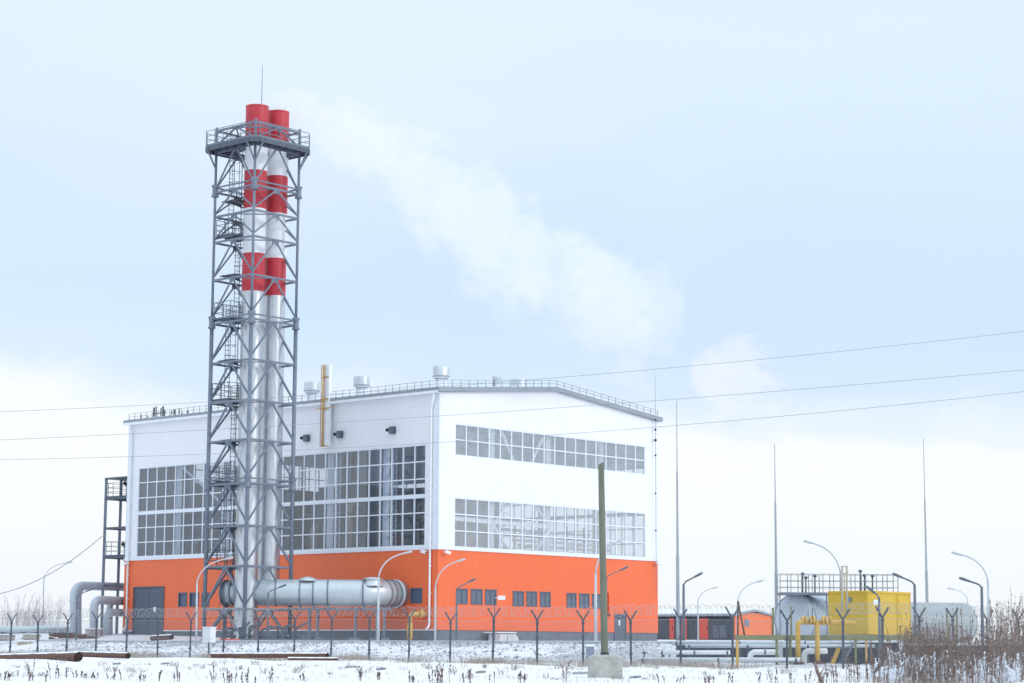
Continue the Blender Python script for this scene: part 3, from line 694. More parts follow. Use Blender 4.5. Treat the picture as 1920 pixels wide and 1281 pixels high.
# red fire bell pipe on the gable
s0, z0 = on_right(1141, 1150, -.06); z1 = on_right(1141, 1112, -.06)[1]
root = thing('fire_riser', W(s0, 0, z0), 'thin red riser with a bell on the orange gable right of the louvred windows', 'fire riser')
g = MB(); g.tube(bend([W(s0-.25, -.03, z1), W(s0, -.06, z1), W(s0, -.06, z0)], .05, 3), .05, 8); g.build('pipe', M['redp'], root)
g = MB(); g.lathe(W(s0, -.08, z0-.12), [(.17, -.1), (.12, 0), (.05, .1)], 10); g.build('bell', M['rust'], root)
# hatch canopy at the foot of the gable
s0 = on_right(918, 1190, -.8)[0]; s1 = on_right(962, 1190, -.8)[0]; gz = .45
root = thing('basement_hatch', W((s0+s1)/2, -.8, gz), 'low snow topped hatch with a dark slab at the foot of the gable', 'hatch')
g = MB(); g.prism([W(s0+.5, -1.3, gz), W(s1, -1.3, gz), W(s1, -1.3, gz+.35), W(s1-.3, -1.3, gz+.62), W(s0+.6, -1.3, gz+.62)], dL*1.1); g.build('housing', M['white'], root)
g = MB(); g.wbox(s0+.1, s1-.4, -1.5, -.12, gz+.66, gz+.74); g.build('lid', M['snowcap'], root, .03)
g = MB(); g.wbox(s0+.7, s1+1.9, -2.3, -1.32, gz-.05, gz+.13); g.build('slab', M['rust'], root)
g = MB(); g.wbox(s0+1.3, s1-1.15, -1.34, -1.302, gz+.15, gz+.5); g.build('grille', M['plinth'], root)
# small sign on a post
q = at(927, 1200, 127); q.z = h(q.x, 127)
root = thing('sign_post', q, 'thin post with a small blank white plate in front of the gable windows', 'sign')
zt = at(927, 1121, 127).z
g = MB(); g.bar(q-UP*.2, Vector((q.x, 127, zt+.1)), .06); g.build('post', M['post'], root)
a = at(934, 1117, 126.95); b = at(947.5, 1125, 126.95); g = MB(); g.box((a+b)/2, ((b.x-a.x)/2, 0, 0), (0, .02, 0), (0, 0, (a.z-b.z)/2)); g.bar(Vector((q.x, 127, zt)), Vector((a.x, 127, zt)), .04); g.build('plate', M['white'], root)

# ------------------------------------------------------------------ chimney tower
TY = 143.; FL = at(457.5, 1191, TY); TB = .45
Fb = Vector((FL.x, TY, 0))
# plumb the leg so that it follows the photographed leg
TS = 4.12
def T(a, b, z): return Fb+dR*a+dL*b+UP*z
def tz(py, a=0, b=0): p = T(a, b, 0); return at(460, py, p.y).z
tower = thing('chimney_tower', T(TS/2, TS/2, TB), 'grey steel lattice tower carrying the red and white stacks', 'chimney tower')
corners = [(0, 0), (TS, 0), (TS, TS), (0, TS)]
Ztop = tz(226); Zpl = tz(262); levels = [tz(y) for y in (1142, 1061, 985, 905, 823, 749, 673, 597, 514, 442, 393, 346)]
for i, (a, b) in enumerate(corners):
    g = MB(); g.tube([T(a, b, TB-.3), T(a, b, levels[7])], .14, 14); g.tube([T(a, b, levels[7]), T(a, b, Ztop+.15)], .095, 14)
    for z in (levels[3], levels[7], levels[11]): g.lathe(T(a, b, z+.1), [(.15, -.45), (.26, -.42), (.26, -.3), (.2, -.2), (.2, .2), (.26, .3), (.26, .42), (.15, .45)], 12)
    g.tube([T(a, b, TB-.3), T(a, b, TB+.12)], .34, 12)
    g.build('leg', M['steel'], tower)
def ring(z, w=.12):
    g = MB()
    for i in range(4): g.bar(T(*corners[i], z), T(*corners[(i+1) % 4], z), w, w*1.1)
    return g
for i, z in enumerate(levels):
    g = ring(z)
    if i in (3, 7, 11):
        for k in range(4): g.bar(T(*corners[k], z+.34), T(*corners[(k+1) % 4], z+.34), .10)
        # inner diagonal tie across plan corners
    md = [((corners[k][0]+corners[(k+1) % 4][0])/2, (corners[k][1]+corners[(k+1) % 4][1])/2) for k in range(4)]
    for k in range(4): g.bar(T(*md[k], z-.02), T(*md[(k+1) % 4], z-.02), .07)
    g.build('ring_beam', M['steel'], tower)
zz = levels+[Zpl-.1]
for i in range(len(zz)):
    top = zz[i]; bot = zz[i-1] if i else TB+.1
    g = MB()
    for k in range(4):
        (a, b), (c, d) = corners[k], corners[(k+1) % 4]; ma, mb_ = (a+c)/2, (b+d)/2
        w = .105 if i < 8 else .09
        ft = bot+(.18 if i else .0)+( .3 if i in (4, 8) else 0)
        g.bar(T(ma, mb_, top-.05), T(a, b, ft), w); g.bar(T(ma, mb_, top-.05), T(c, d, ft), w)
        g.box(T(ma, mb_, top-.16), (T(c, d, 0)-T(a, b, 0)).normalized()*.3, UP*.15, (T(c, d, 0)-T(a, b, 0)).normalized().cross(UP)*.02)
    g.build('brace', M['steel'], tower)
# crown truss above the platform
g = MB()
for k in range(4):
    (a, b), (c, d) = corners[k], corners[(k+1) % 4]; ma, mb_ = (a+c)/2, (b+d)/2
    g.bar(T(a, b, Ztop-.1), T(c, d, Ztop-.1), .13); g.bar(T(ma, mb_, Ztop-.15), T(a, b, Zpl+.2), .1); g.bar(T(ma, mb_, Ztop-.15), T(c, d, Zpl+.2), .1)
    g.bar(T(ma, mb_, Ztop-.12), T((c+(corners[(k+2) % 4][0]))/2, (d+(corners[(k+2) % 4][1]))/2, Ztop-.12), .09)
g.build('crown_truss', M['steel'], tower)
# octagonal service platform
e = .74; ch = .5; q0, q1 = -e, TS+e
oc = [(q0+ch, q0), (q1-ch, q0), (q1, q0+ch), (q1, q1-ch), (q1-ch, q1), (q0+ch, q1), (q0, q1-ch), (q0, q0+ch)]
inn = [(.25, .05), (TS-.25, .05), (TS-.05, .25), (TS-.05, TS-.25), (TS-.25, TS-.05), (.25, TS-.05), (.05, TS-.25), (.05, .25)]
g = MB()
for k in range(8):
    a, b = oc[k], oc[(k+1) % 8]; c, d = inn[(k+1) % 8], inn[k]
    g.prism([T(*a, Zpl-.03), T(*b, Zpl-.03), T(*c, Zpl-.03), T(*d, Zpl-.03)], UP*.06)
    g.bar(T(*a, Zpl-.12), T(*b, Zpl-.12), .1, .3)
for k in range(7):
    u = q0+.3+k*(q1-q0-.6)/6
    g.bar(T(u, q0+.5, Zpl-.14), T(u, .0, Zpl-.14), .08, .2); g.bar(T(u, TS, Zpl-.14), T(u, q1-.5, Zpl-.14), .08, .2)
    g.bar(T(q0+.5, u, Zpl-.16), T(0, u, Zpl-.16), .08, .2); g.bar(T(TS, u, Zpl-.16), T(q1-.5, u, Zpl-.16), .08, .2)
for k in range(4): g.bar(T(*corners[k], Zpl-.2), T(*corners[(k+1) % 4], Zpl-.2), .16, .3)
g.box(T(TS*.22, TS*.8, Zpl-.02), dR*.8, dL*.75, UP*.03); g.bar(T(.5, 2.2, Zpl-.1), T(TS, 2.2, Zpl-.1), .1, .2)
plat = g.build('service_platform', M['dsteel'], tower)
g = MB()
for k in range(8):
    a, b = Vector(oc[k]), Vector(oc[(k+1) % 8]); L_ = (b-a).length; n = max(1, round(L_/.85))
    for i in range(n):
        p = a+(b-a)*i/n; g.bar(T(p.x, p.y, Zpl), T(p.x, p.y, Zpl+1.15), .045)
    for z in (.4, .78, 1.15): g.bar(T(a.x, a.y, Zpl+z), T(b.x, b.y, Zpl+z), .035)
    g.bar(T(a.x, a.y, Zpl+.1), T(b.x, b.y, Zpl+.1), .02, .16)
g.build('railing', M['steel'], plat)
g = MB()
for (a, b) in corners:
    sx = -1 if a == 0 else 1; sy = -1 if b == 0 else 1
    g.bar(T(a, b, Zpl-1.5), T(a+sx*.8, b, Zpl-.2), .09); g.bar(T(a, b, Zpl-1.5), T(a, b+sy*.8, Zpl-.2), .09)
split_build(g, 'knee_brace', M['steel'], tower)
# rest platforms and caged ladders in the left bay
pl = [TB]+[tz(y, 1, 3) for y in (1061, 985, 905, 823, 749, 673, 597, 514, 442, 393, 346)]+[Zpl]
rest = [tz(y+2, 1, 3) for y in (1061, 905, 749, 597, 442)]
small = [tz(y+4, 1.4, 3) for y in (985, 823, 673, 375, 514)]
for z in rest:
    g = MB(); x0, x1, y0, y1 = .1, 1.75, 2.3, 4.0
    g.box(T((x0+x1)/2, (y0+y1)/2, z), dR*(x1-x0)/2, dL*(y1-y0)/2, UP*.05)
    for u in (x0, (x0+x1)/2, x1): g.bar(T(u, y0, z-.12), T(u, y1, z-.12), .08, .18)
    ro = g.build('rest_platform', M['dsteel'], tower)
    g = MB()
    for (a, b) in ((x0, y0), (x0, (y0+y1)/2), (x0, y1), (x1, y0), (x1, (y0+y1)/2), (x1, y1), ((x0+x1)/2, y1), ((x0+x1)/2, y0)): g.bar(T(a, b, z), T(a, b, z+1.15), .045)
    for k in (.4, .78, 1.15):
        g.bar(T(x0, y0, z+k), T(x0, y1, z+k), .035); g.bar(T(x1, y0, z+k), T(x1, y1, z+k), .035); g.bar(T(x0, y1, z+k), T(x1, y1, z+k), .035); g.bar(T(x0, y0, z+k), T(x1, y0, z+k), .035)
    g.build('railing', M['dsteel'], ro)
for z in small:
    g = MB(); g.box(T(1.3, 3.1, z), dR*.65, dL*.55, UP*.05); g.bar(T(.2, 2.6, z-.1), T(2.0, 2.6, z-.1), .08); g.bar(T(.2, 3.6, z-.1), T(2.0, 3.6, z-.1), .08)
    g.bar(T(0, 3.1, z-.12), T(2.6, 4.0, z-.12), .08); g.build('landing', M['dsteel'], tower)
lz = [TB]+rest+[Zpl]
for i in range(len(lz)-1):
    z0, z1 = lz[i]+.1, lz[i+1]+1.0; a = .75 if i % 2 else 1.45; b = 3.25
    g = MB()
    for d_ in (-.22, .22): g.bar(T(a+d_, b, z0), T(a+d_, b, z1), .04)
    z = z0+.2
    while z < z1: g.bar(T(a-.22, b, z), T(a+.22, b, z), .03); z += .32
    z = z0+2.2
    hoops = []
    while z < z1:
        pts = [T(a-.36*math.cos(R(q)), b-.05-.75*math.sin(R(q)) if True else 0, z) for q in range(0, 181, 20)]
        g.tube(pts, .02, 4, False); z += .75
    for q in (30, 90, 150): g.bar(T(a-.36*math.cos(R(q)), b-.05-.75*math.sin(R(q)), z0+2.2), T(a-.36*math.cos(R(q)), b-.05-.75*math.sin(R(q)), z1-.1), .03)
    g.build('caged_ladder', M['dsteel'], tower)
g = MB(); g.tube([T(2.1, 3.75, TB), T(2.1, 3.75, Zpl)], .03, 6); g.build('cable_riser', M['dsteel'], tower)
g = MB(); g.tube([T(TS, TS, Ztop), T(TS, TS, at(485, 122, T(TS, TS, 0).y).z)], [.045, .015], 6); g.build('lightning_rod', M['steel'], tower)
# foundation
g = MB(); g.box(T(TS/2, TS/2, TB-.35), dR*(TS/2+1), dL*(TS/2+1), UP*.38); g.build('foundation', M['plinth'], tower)

# stacks: one mesh each, banded in red, white and bare metal
def stack(px, Y, ytop, bands, r, label, base):
    q = at(px, 1000, Y); c = Vector((q.x, Y, 0)); zt = at(px, ytop, Y).z
    root = thing('chimney_stack', c+UP*TB, label, 'chimney', 'chimney stacks in the lattice tower')
    zs = [zt]+[at(px, y, Y).z for y in bands]+[base]
    mats = [1, 0, 1, 0, 1, 2]
    g = MB()
    for i in range(len(zs)-1):
        g.cur = mats[i]; za, zb_ = zs[i+1], zs[i]
        n = max(1, round((zb_-za)/1.45)); g.lathe(c, [(r, za), (r, zb_)], 48)
        for k in range(n): l1 = za+(zb_-za)*(k+1)/n-.04; g.lathe(c, [(r*1.001, l1-.02), (r*1.008, l1-.015), (r*1.008, l1+.015), (r*1.001, l1+.02)], 48)
    g.cur = 3; g.lathe(c, [(r*.93, zt), (r*.93, zt-3)], 40)
    g.cur = 1; g.lathe(c, [(r*.93, zt), (r*1.015, zt), (r*1.015, zt-.12), (r, zt-.13)], 40)
    g.build('shaft', [M['stackwhite'], M['red'], M['galv'], M['black']], root)
    return c
STK1 = stack(464.0, 145.6, 200, (258, 322, 393, 477, 548), .80, 'nearest and tallest looking of the red and white chimney stacks', TB)
STK2 = stack(505.5, 147.2, 210.5, (270, 332.5, 402.5, 486.5, 556.5), .76, 'right hand red and white chimney stack', TB+2.5)
stack(491.0, 149.0, 211.0, (275, 338, 408, 490, 560), .74, 'chimney stack half hidden behind the gap between the other two', TB+2.5)
# thin condensate pipe down the right stack's side
# ------------------------------------------------------------------ flue duct
yd = 145.9; zc = at(600, 1112, yd).z; rd = .90
p0 = STK1+Vector((-.1, .2, 0)); xs0 = at(490, 1112, yd).x; xs1 = at(684, 1112, yd).x
duct = thing('flue_duct', Vector((at(600, 1112, yd).x, yd, .5)), 'large horizontal silver flue duct from the chimneys into the orange wall', 'duct')
path = bend([Vector((at(489, 1112, yd).x, yd+1.3, zc)), Vector((at(489, 1112, yd).x, yd-.5, zc)), Vector((at(600, 1112, yd).x, yd-.5, zc)), Vector((xs1+.4, yd-.5, zc)), Vector((xs1+.4, yd-.5, zc))+dR*3.2], 1.1, 8)
g = MB(); g.tube(path, rd, 36); g.build('duct_shell', M['duct'], duct)
g = MB()
for px in (520, 565, 590, 617, 683):
    x = at(px, 1112, yd).x; g.lathe(Vector((x, yd-.5, zc)), [(rd, -.05), (rd+.045, -.045), (rd+.045, .045), (rd, .05)], 36, (1, 0, 0))
pe = Vector((xs1+.4, yd-.5, zc))
for k in (1.25, 1.75, 2.2): g.lathe(pe+dR*k, [(rd, -.05), (rd+.05, -.045), (rd+.05, .045), (rd, .05)], 36, dR)
split_build(g, 'flange', M['steel'], duct)
g = MB(); g.lathe(pe+dR*2.45, [(rd, -.1), (rd*1.1, -.08), (rd*1.1, .08), (rd, .1)], 36, dR); g.build('wall_collar', M['alu'], duct)
g = MB(); g.lathe(Vector((xs1+.55, yd-.5, zc+rd-.22)), [(.78, -.2), (.62, .1), (.6, .22), (.75, .24), (.45, .36), (.001, .42)], 24); g.build('access_hood', M['alu'], duct)
g = MB(); g.lathe(Vector((at(578, 1112, yd).x, yd-.5, zc+rd-.1)), [(.75, 0), (.7, .1), (.2, .28), (.001, .3)], 20); g.build('weather_cap', M['alu'], duct)
g = MB()
for px in (565, 590, 617, 683, 712):
    x = at(px, 1112, yd).x
    g.bar((x, yd-.5, zc-rd-.12), (x, yd+.6, zc-rd-.12), .14); g.bar((x, yd-.9, zc-rd+.05), (x, yd-.9, zc-rd-.3), .1)
for px in (582, 597, 668, 708, 722):
    x = at(px, 1112, yd).x; z = h(x, yd)
    g.bar((x, yd-.7, z-.1), (x, yd-.7, zc-rd-.08), .12); g.bar((x, yd+.3, z-.1), (x, yd+.3, zc-rd-.08), .12)
    g.box((x, yd-.7, z+.1), (.35, 0, 0), (0, .35, 0), (0, 0, .14))
xa, xb = at(530, 1112, yd).x, at(735, 1112, yd).x
g.bar((xa, yd-.7, zc-rd-.2), (xb, yd-.7, zc-rd-.2), .14); g.bar((xa, yd+.3, zc-rd-.2), (xb, yd+.3, zc-rd-.2), .14)
g.build('support_frame', M['steel'], duct)
# second short duct left of the front stack
d2 = thing('side_duct', T(.6, 2.4, 2), 'short silver duct drum with a flange at the left foot of the chimneys', 'duct')
pa = Vector((STK1.x-.5, STK1.y+.6, zc-.02)); pb = at(424, 1114, 146.6); pb.z = zc-.05
g = MB(); g.tube([pa, pb], .82, 32); g.build('drum', M['duct'], d2)
dd = (pb-pa).normalized(); g = MB()
g.lathe(pb, [(.82, -.06), (.93, -.05), (.93, .05), (.82, .06), (.001, .08)], 32, dd); g.lathe(pb-dd*.7, [(.82, -.05), (.9, -.04), (.9, .04), (.82, .05)], 32, dd); split_build(g, 'flange', M['steel'], d2)
g = MB(); q = pb-dd*.4
for u in (-.35, .35): g.bar((q.x+u, q.y-.3, h(q.x, q.y)), (q.x+u, q.y-.3, zc-.7), .14)
for u in (-.12, .12): g.bar((q.x-.5+u, q.y-1.0, h(q.x, q.y)+.3), (q.x-.5+u, q.y-1.0, zc+.9), .04)
for k in range(9): g.bar((q.x-.62, q.y-1.0, .9+k*.35), (q.x-.38, q.y-1.0, .9+k*.35), .03)
g.build('stand', M['dsteel'], d2)
# pump skid below the duct
sk = thing('pump_skid', T(TS/2, .5, TB), 'tangle of dark valves and pipes on the snow between the feet of the tower', 'pump skid')
g = MB()
for i in range(9):
    x = at(418+i*17, 1180, 143.6).x; y = 143.6+random.uniform(-.6, .9); z = h(x, y)
    g.tube(bend([(x, y, z), (x, y, z+.7+.5*random.random()), (x+.5+.3*random.random(), y+.2, z+.9+.5*random.random())], .15, 3), .07+.05*random.random(), 8)
    g.lathe((x+.1, y, z+.35), [(.05, -.12), (.18, -.1), (.18, .1), (.05, .12)], 10)
g.build('pipework', M['dsteel'], sk)
g = MB()
for i in range(7):
    x = at(430+i*20, 1180, 143.2).x; z = h(x, 143.2); g.box((x, 143.2, z+.08), (.3, 0, 0), (0, .25, 0), (0, 0, .1))
split_build(g, 'base_block', M['plinth'], sk)
g = MB(); a = at(480, 1199, 142.5); g.box((a.x+2.2, 142.5, h(a.x+2, 142.5)+.1), (3.2, 0, 0), (0, .5, 0), (0, 0, .06)); g.build('grating', M['dsteel'], sk)
g = MB(); a = at(412, 1197, 142); g.tube([(a.x, 142, h(a.x, 142)+.12), (a.x+1.7, 142.2, h(a.x, 142)+.12)], .1, 8); g.build('red_pipe', M['redp'], sk)
# yellow gas riser by the corner
yy = 145.2; x = at(768.5, 1175, yy).x; zt = at(768, 1152, yy).z; z0 = h(x, yy)
gr = thing('gas_riser', (x, yy, z0), 'yellow gas riser elbowing into the orange wall beside the hall corner', 'gas pipe')
e_ = at(793, 1149, yy+.4)
g = MB(); g.tube(bend([(x, yy, z0-.2), (x, yy, zt), (e_.x, yy+.5, zt+.06), Vector((e_.x, yy+.5, zt+.06))+dR*1.6], .28, 6), .15, 14); g.build('pipe', M['gasyel'], gr)
g = MB(); g.lathe((x, yy, z0+.75), [(.15, -.5), (.2, -.48), (.2, .48), (.15, .5)], 14); g.lathe((e_.x-.1, yy+.4, zt+.06), [(.15, -.12), (.3, -.1), (.3, .1), (.15, .12)], 16, (1, .2, 0)); g.build('valve', M['gasyel'], gr)

# ------------------------------------------------------------------ stair tower on the left end of the hall
st = thing('stair_tower', W(2, LL+1.6, .9), 'open dark steel stair tower against the far left end of the hall', 'stair tower')
ts_, te_ = LL+.15, LL+3.0; ss0, ss1, ss2 = .25, 1.75, 4.6
zl = lambda y: on_left(200, y, .25)[1]
ZT = zl(899); g = MB()
for (s, t) in ((ss0, te_), (ss1, te_), (ss0, ts_), (ss2, te_), (ss2, ts_)): g.bar(W(s, t, .3), W(s, t, ZT), .2)
g.build('post', M['steel'], st)
g = MB(); g.wbox(ss0-.1, ss2+.1, ts_, te_+.1, ZT, ZT+.12)
dk = [zl(932), zl(1042)]; hf = [zl(991), zl(1098)]
for z in dk: g.wbox(ss0, ss2, ts_, te_, z-.1, z+.04)
for z in hf: g.bar(W(ss0, te_, z), W(ss2, te_, z), .16); g.bar(W(ss0, ts_, z), W(ss0, te_, z), .16); g.bar(W(ss1, te_, z), W(ss1, ts_, z), .16)
for z in dk: g.bar(W(ss0, te_, z-.16), W(ss2, te_, z-.16), .16); g.bar(W(ss0, te_, z-.16), W(ss0, ts_, z-.16), .16)
g.build('deck', M['dsteel'], st)
g = MB()
for z in dk:
    for (s, t) in ((ss0, ts_+.2), (ss0, ts_+1.1), (ss0, te_-.3), (ss0+.7, te_), (ss1+.5, te_), (ss2-.4, te_)): g.bar(W(s, t, z), W(s, t, z+1.1), .04)
    for k in (.37, .74, 1.1): g.bar(W(ss0, ts_, z+k), W(ss0, te_, z+k), .032); g.bar(W(ss0, te_, z+k), W(ss2, te_, z+k), .032)
g.build('railing', M['steel'], st)
fl = [(dk[0]+1.2, dk[0]-.1, 1.1, 3.4), (dk[0], hf[0]+.4, 1.2, 3.6), (dk[1]+1.0, dk[1], 1.1, 3.2), (dk[1], hf[1]+.2, 1.1, 3.7), (2.9, .7, 1.4, 4.2)]
for (za, zb_, s_a, s_b) in fl:
    g = MB()
    tt = ts_+.7
    for d_ in (0, 1.): g.bar(W(s_a, tt+d_, za), W(s_b, tt+d_, zb_), .07, .32)
    for k in range(9):
        u = (k+.5)/9; p = W(s_a+(s_b-s_a)*u, tt+.5, za+(zb_-za)*u); g.box(p, dR*.14, dL*.5, UP*.02)
    g.build('stair_flight', M['dsteel'], st)

# ------------------------------------------------------------------ silver pipes at the left
def pipe_thing(name, pts, r, mt, label, cat, rad=.8, n=18, flanges=(), group=None):
    pts = [Vector(p) for p in pts]; root = thing(name, Vector((pts[0].x, pts[0].y, h(pts[0].x, pts[0].y))), label, cat, group)
    g = MB(); g.tube(bend(pts, rad), r, n); g.build('pipe_run', mt, root)
    return root
def lo_(px, Y, dz=-.1): return gp(px, Y, dz)
Y = 168
for k, (x0, lb) in enumerate(((138.5, 'tall silver pipe loop, the front one of the outermost pair left of the hall'), (145, 'silver pipe loop directly behind the outermost left loop'))):
    Yk = Y+k*1.6; tp = at(x0, 1097.5+k*.5, Yk)
    r_ = pipe_thing('heating_pipe_loop', [lo_(x0, Yk), tp, (at(262, 1099, Yk+6).x, Yk+5, tp.z)], .33, M['tank'], lb, 'pipe', 1.0, group='silver pipe loops at the left')
    g = MB()
    for z in (1., 2.4, 3.6): g.lathe((tp.x, Yk, z), [(.33, -.06), (.36, -.05), (.36, .05), (.33, .06)], 16)
    split_build(g, 'joint_band', M['alu'], r_)
for k, (x0, yt, lb) in enumerate(((176, 1125, 'lower silver pipe loop rising beside the pale block plinth'), (200, 1148, 'short silver pipe loop under the stair tower'), (205, 1127, 'silver pipe rising directly behind the stair tower'))):
    Yk = 165.5+k*1.2; tp = at(x0, yt, Yk)
    r_ = pipe_thing('heating_pipe_loop', [lo_(x0, Yk), tp, (at(262, yt, Yk+5).x, Yk+5, tp.z)], .34-.04*k, M['tank'], lb, 'pipe', .8, group='silver pipe loops at the left')
root = thing('block_plinth', gp(176, 163.6), 'pale blockwork plinth under the lower silver pipe loop', 'plinth')
g = MB(); p = gp(176, 163.6); w = (at(190, 1190, 163.6).x-at(161.5, 1190, 163.6).x)/2; zt = at(176, 1180, 163.6).z
for j in range(4):
    for i in range(4):
        g.box((p.x-w+(i+.5)*w/2, 163.6, p.z+(zt-p.z)*(j+.5)/4), (w/4-.012, 0, 0), (0, .6, 0), (0, 0, (zt-p.z)/8-.012))
g.build('blocks', M['brickp'], root)
g = MB(); g.box((p.x, 163.6, zt+.04), (w+.05, 0, 0), (0, .65, 0), (0, 0, .05)); g.build('snow_cap', M['snowcap'], root, .02)
# long pipeline far left
YP = 176; zc_ = at(40, 1182, YP).z
root = thing('long_pipeline', Vector((at(40, 1182, YP).x, YP, h(-40, YP))), 'long grey insulated pipeline on low stands at the far left', 'pipeline')
g = MB(); g.tube([(at(-80, 1182, YP).x, YP, zc_), (at(128, 1183, YP).x, YP, zc_)], .33, 16); g.tube([(at(60, 1176, YP+1).x, YP+1.5, zc_+.1), (at(150, 1180, YP+1).x, YP+1.5, zc_+.05)], .3, 14); g.build('pipe_run', M['duct'], root)
g = MB()
for px in (6, 45, 70, 92, 118): x = at(px, 1190, YP).x; g.box((x, YP, zc_-.45), (.18, 0, 0), (0, .3, 0), (0, 0, .35))
g.build('stand', M['plinth'], root)
g = MB()
for z in (1168, 1172): a = at(88, z, YP-.6); b = at(128, z, YP-.6); g.bar(a, b, .06)
for px in (88, 108, 128): g.bar(at(px, 1168, YP-.6), at(px, 1188, YP-.6), .05)
g.build('handrail', M['alu'], root)
for (px0, px1, y0, y1, Y_, mt, lb, nm) in ((-12, 24, 1191, 1202, 160, 'brickp', 'low pinkish masonry block at the far left edge', 'masonry_block'), (44, 72, 1190, 1200, 161, 'block', 'flat brownish stack of boards under the long pipeline', 'board_stack'),
                                         (34, 58, 1203, 1217, 146, 'block', 'beige crate sitting in the snow behind the left fence', 'crate')):
    a = at(px0, y1, Y_); b = at(px1, y0, Y_); root = thing(nm, Vector(((a.x+b.x)/2, Y_, a.z)), lb, nm.replace('_', ' '))
    g = MB(); n = 3
    for i in range(n):
        z0 = a.z-.15+(b.z-a.z+.15)*i/n; z1 = a.z-.15+(b.z-a.z+.15)*(i+1)/n-.02; j = random.uniform(-.08, .08)
        for q in range(4): xa = a.x+(b.x-a.x)*q/4+j; g.box((xa+(b.x-a.x)/8, Y_, (z0+z1)/2), ((b.x-a.x)/8-.02, 0, 0), (0, .7, 0), (0, 0, (z1-z0)/2))
    g.build('body', M[mt], root)
    g = MB(); g.box(((a.x+b.x)/2, Y_, b.z+.03), ((b.x-a.x)/2, 0, 0), (0, .72, 0), (0, 0, .04)); g.build('snow_cap', M['snowcap'], root, .02)
root = thing('scrap_heap', gp(125, 160), 'heap of rusty scrap lengths on the snow left of the pipe loops', 'scrap heap')
g = MB()
for i in range(26):
    a = at(random.uniform(90, 150), random.uniform(1188, 1197), 160+random.uniform(-2, 2)); l = random.uniform(.6, 2.2); an = random.uniform(-.5, .5)
    g.bar(a, a+Vector((math.cos(an)*l, math.sin(an), random.uniform(-.15, .12))), random.uniform(.06, .2))
g.build('scrap', M['rust'], root)
# ------------------------------------------------------------------ rusty pipes lying on the snow
def rusty(pa, pb, Ya, Yb, r, label, open_end='b'):
    a = at(*pa, Ya); b = at(*pb, Yb)
    root = thing('rusty_pipe', (a+b)/2-UP*r, label, 'pipe', 'rusty pipes lying in the snow')
    d = (b-a).normalized(); g = MB(); g.tube([a, b-d*.02], r, 22, False); g.build('shell', M['rust'], root)
    g = MB(); g.tube([b-d*1.2, b], r*.9, 22, True); g.lathe(b, [(r*.86, 0), (r, 0)], 22, d); g.build('bore_plug', M['boreshade'], root)  # closed dark plug, the shade inside the pipe is put into its colour
    g = MB(); s_ = d.cross(UP).normalized()
    n = 24; pts = [a+(b-a)*i/n for i in range(n+1)]
    for i in range(n):
        w0 = r*(.52+.18*math.sin(i*1.3)); w1 = r*(.52+.18*math.sin((i+1)*1.3))
        for sgn in (-1, 1):
            g.quad(pts[i]+UP*(r+.045), pts[i+1]+UP*(r+.045), pts[i+1]+UP*(r*.86)+s_*sgn*w1, pts[i]+UP*(r*.86)+s_*sgn*w0, smooth=True)
    g.build('snow_cap', M['snowcap'], root)
rusty((-25, 1235.5), (147, 1232), 116, 101, .215, 'thick rusty pipe with its dark open end facing right, far left foreground')
rusty((140, 1226.5), (240, 1230), 118, 106, .14, 'medium rusty pipe ending beside the fourth left fence post')
rusty((398, 1229.5), (614, 1229.5), 112, 104, .115, 'long thin rusty pipe lying below the chimney tower')
rusty((540, 1236), (633, 1236.5), 104, 103, .06, 'thin short pipe in front of the long thin rusty pipe')
rusty((285, 1197), (322, 1195), 138, 136, .16, 'short dark pipe length in front of the grey gate')

# ------------------------------------------------------------------ perimeter fence
fence = thing('perimeter_fence', F0+FE*30+UP*h(F0.x+22, F0.y-20), 'steel wire fence with Y topped posts and razor wire coils across the whole foreground', 'fence')
FP = []
for i in range(-3, 22):
    FP.append(Vector((-30.64+2.1275*i, 131-1.938*i, 0)))
c21 = FP[-1]
for i in range(1, 9): FP.append(c21+Vector((2.145*i, 2.78*i, 0)))
def fbase(p): return h(p.x, p.y)
def post_mesh(dirv, i):
    g = MB(); g.bar((0, 0, -.3), (0, 0, 2.18), .092)
    k = dirv*1.
    g.bar((0, 0, 2.1), k*.30+UP*2.58, .07); g.bar((0, 0, 2.1), -k*.30+UP*2.58, .07)
    for z in (.55, 1.3, 2.0): g.box((0, 0, z), (.075, 0, 0), (0, .075, 0), (0, 0, .035))
    return g
pm = post_mesh(Vector((1, .2, 0)).normalized(), 0)
pmo = None
for i, p in enumerate(FP):
    lean = random.uniform(-.025, .025)
    if pmo is None:
        pmo = pm.build('post', M['post'], None); o = pmo
    else:
        o = pmo.copy(); C.objects.link(o)
    o.parent = fence; o.matrix_parent_inverse = Matrix.Translation(-fence.location); o.location = (p.x, p.y, fbase(p)); o.rotation_euler = (lean, random.uniform(-.02, .02), random.uniform(-.15, .15)); o.scale = (1, 1, random.uniform(.97, 1.03))
g = MB()
for i in range(len(FP)-1):
    a, b = FP[i], FP[i+1]; za, zb_ = fbase(a), fbase(b)
    g.quad((a.x, a.y, za+.05), (b.x, b.y, zb_+.05), (b.x, b.y, zb_+2.1), (a.x, a.y, za+2.1))
g.build('chain_link', M['link'], fence)
g = MB()
for i in range(len(FP)-1):
    a, b = FP[i], FP[i+1]; za, zb_ = fbase(a), fbase(b)
    for z, w in ((2.08, .012), (1.05, .01), (.12, .012), (2.35, .006), (2.5, .006)): g.bar((a.x, a.y, za+z), (b.x, b.y, zb_+z), w)
g.build('tension_wire', M['razor'], fence)
g = MB(); pts = []
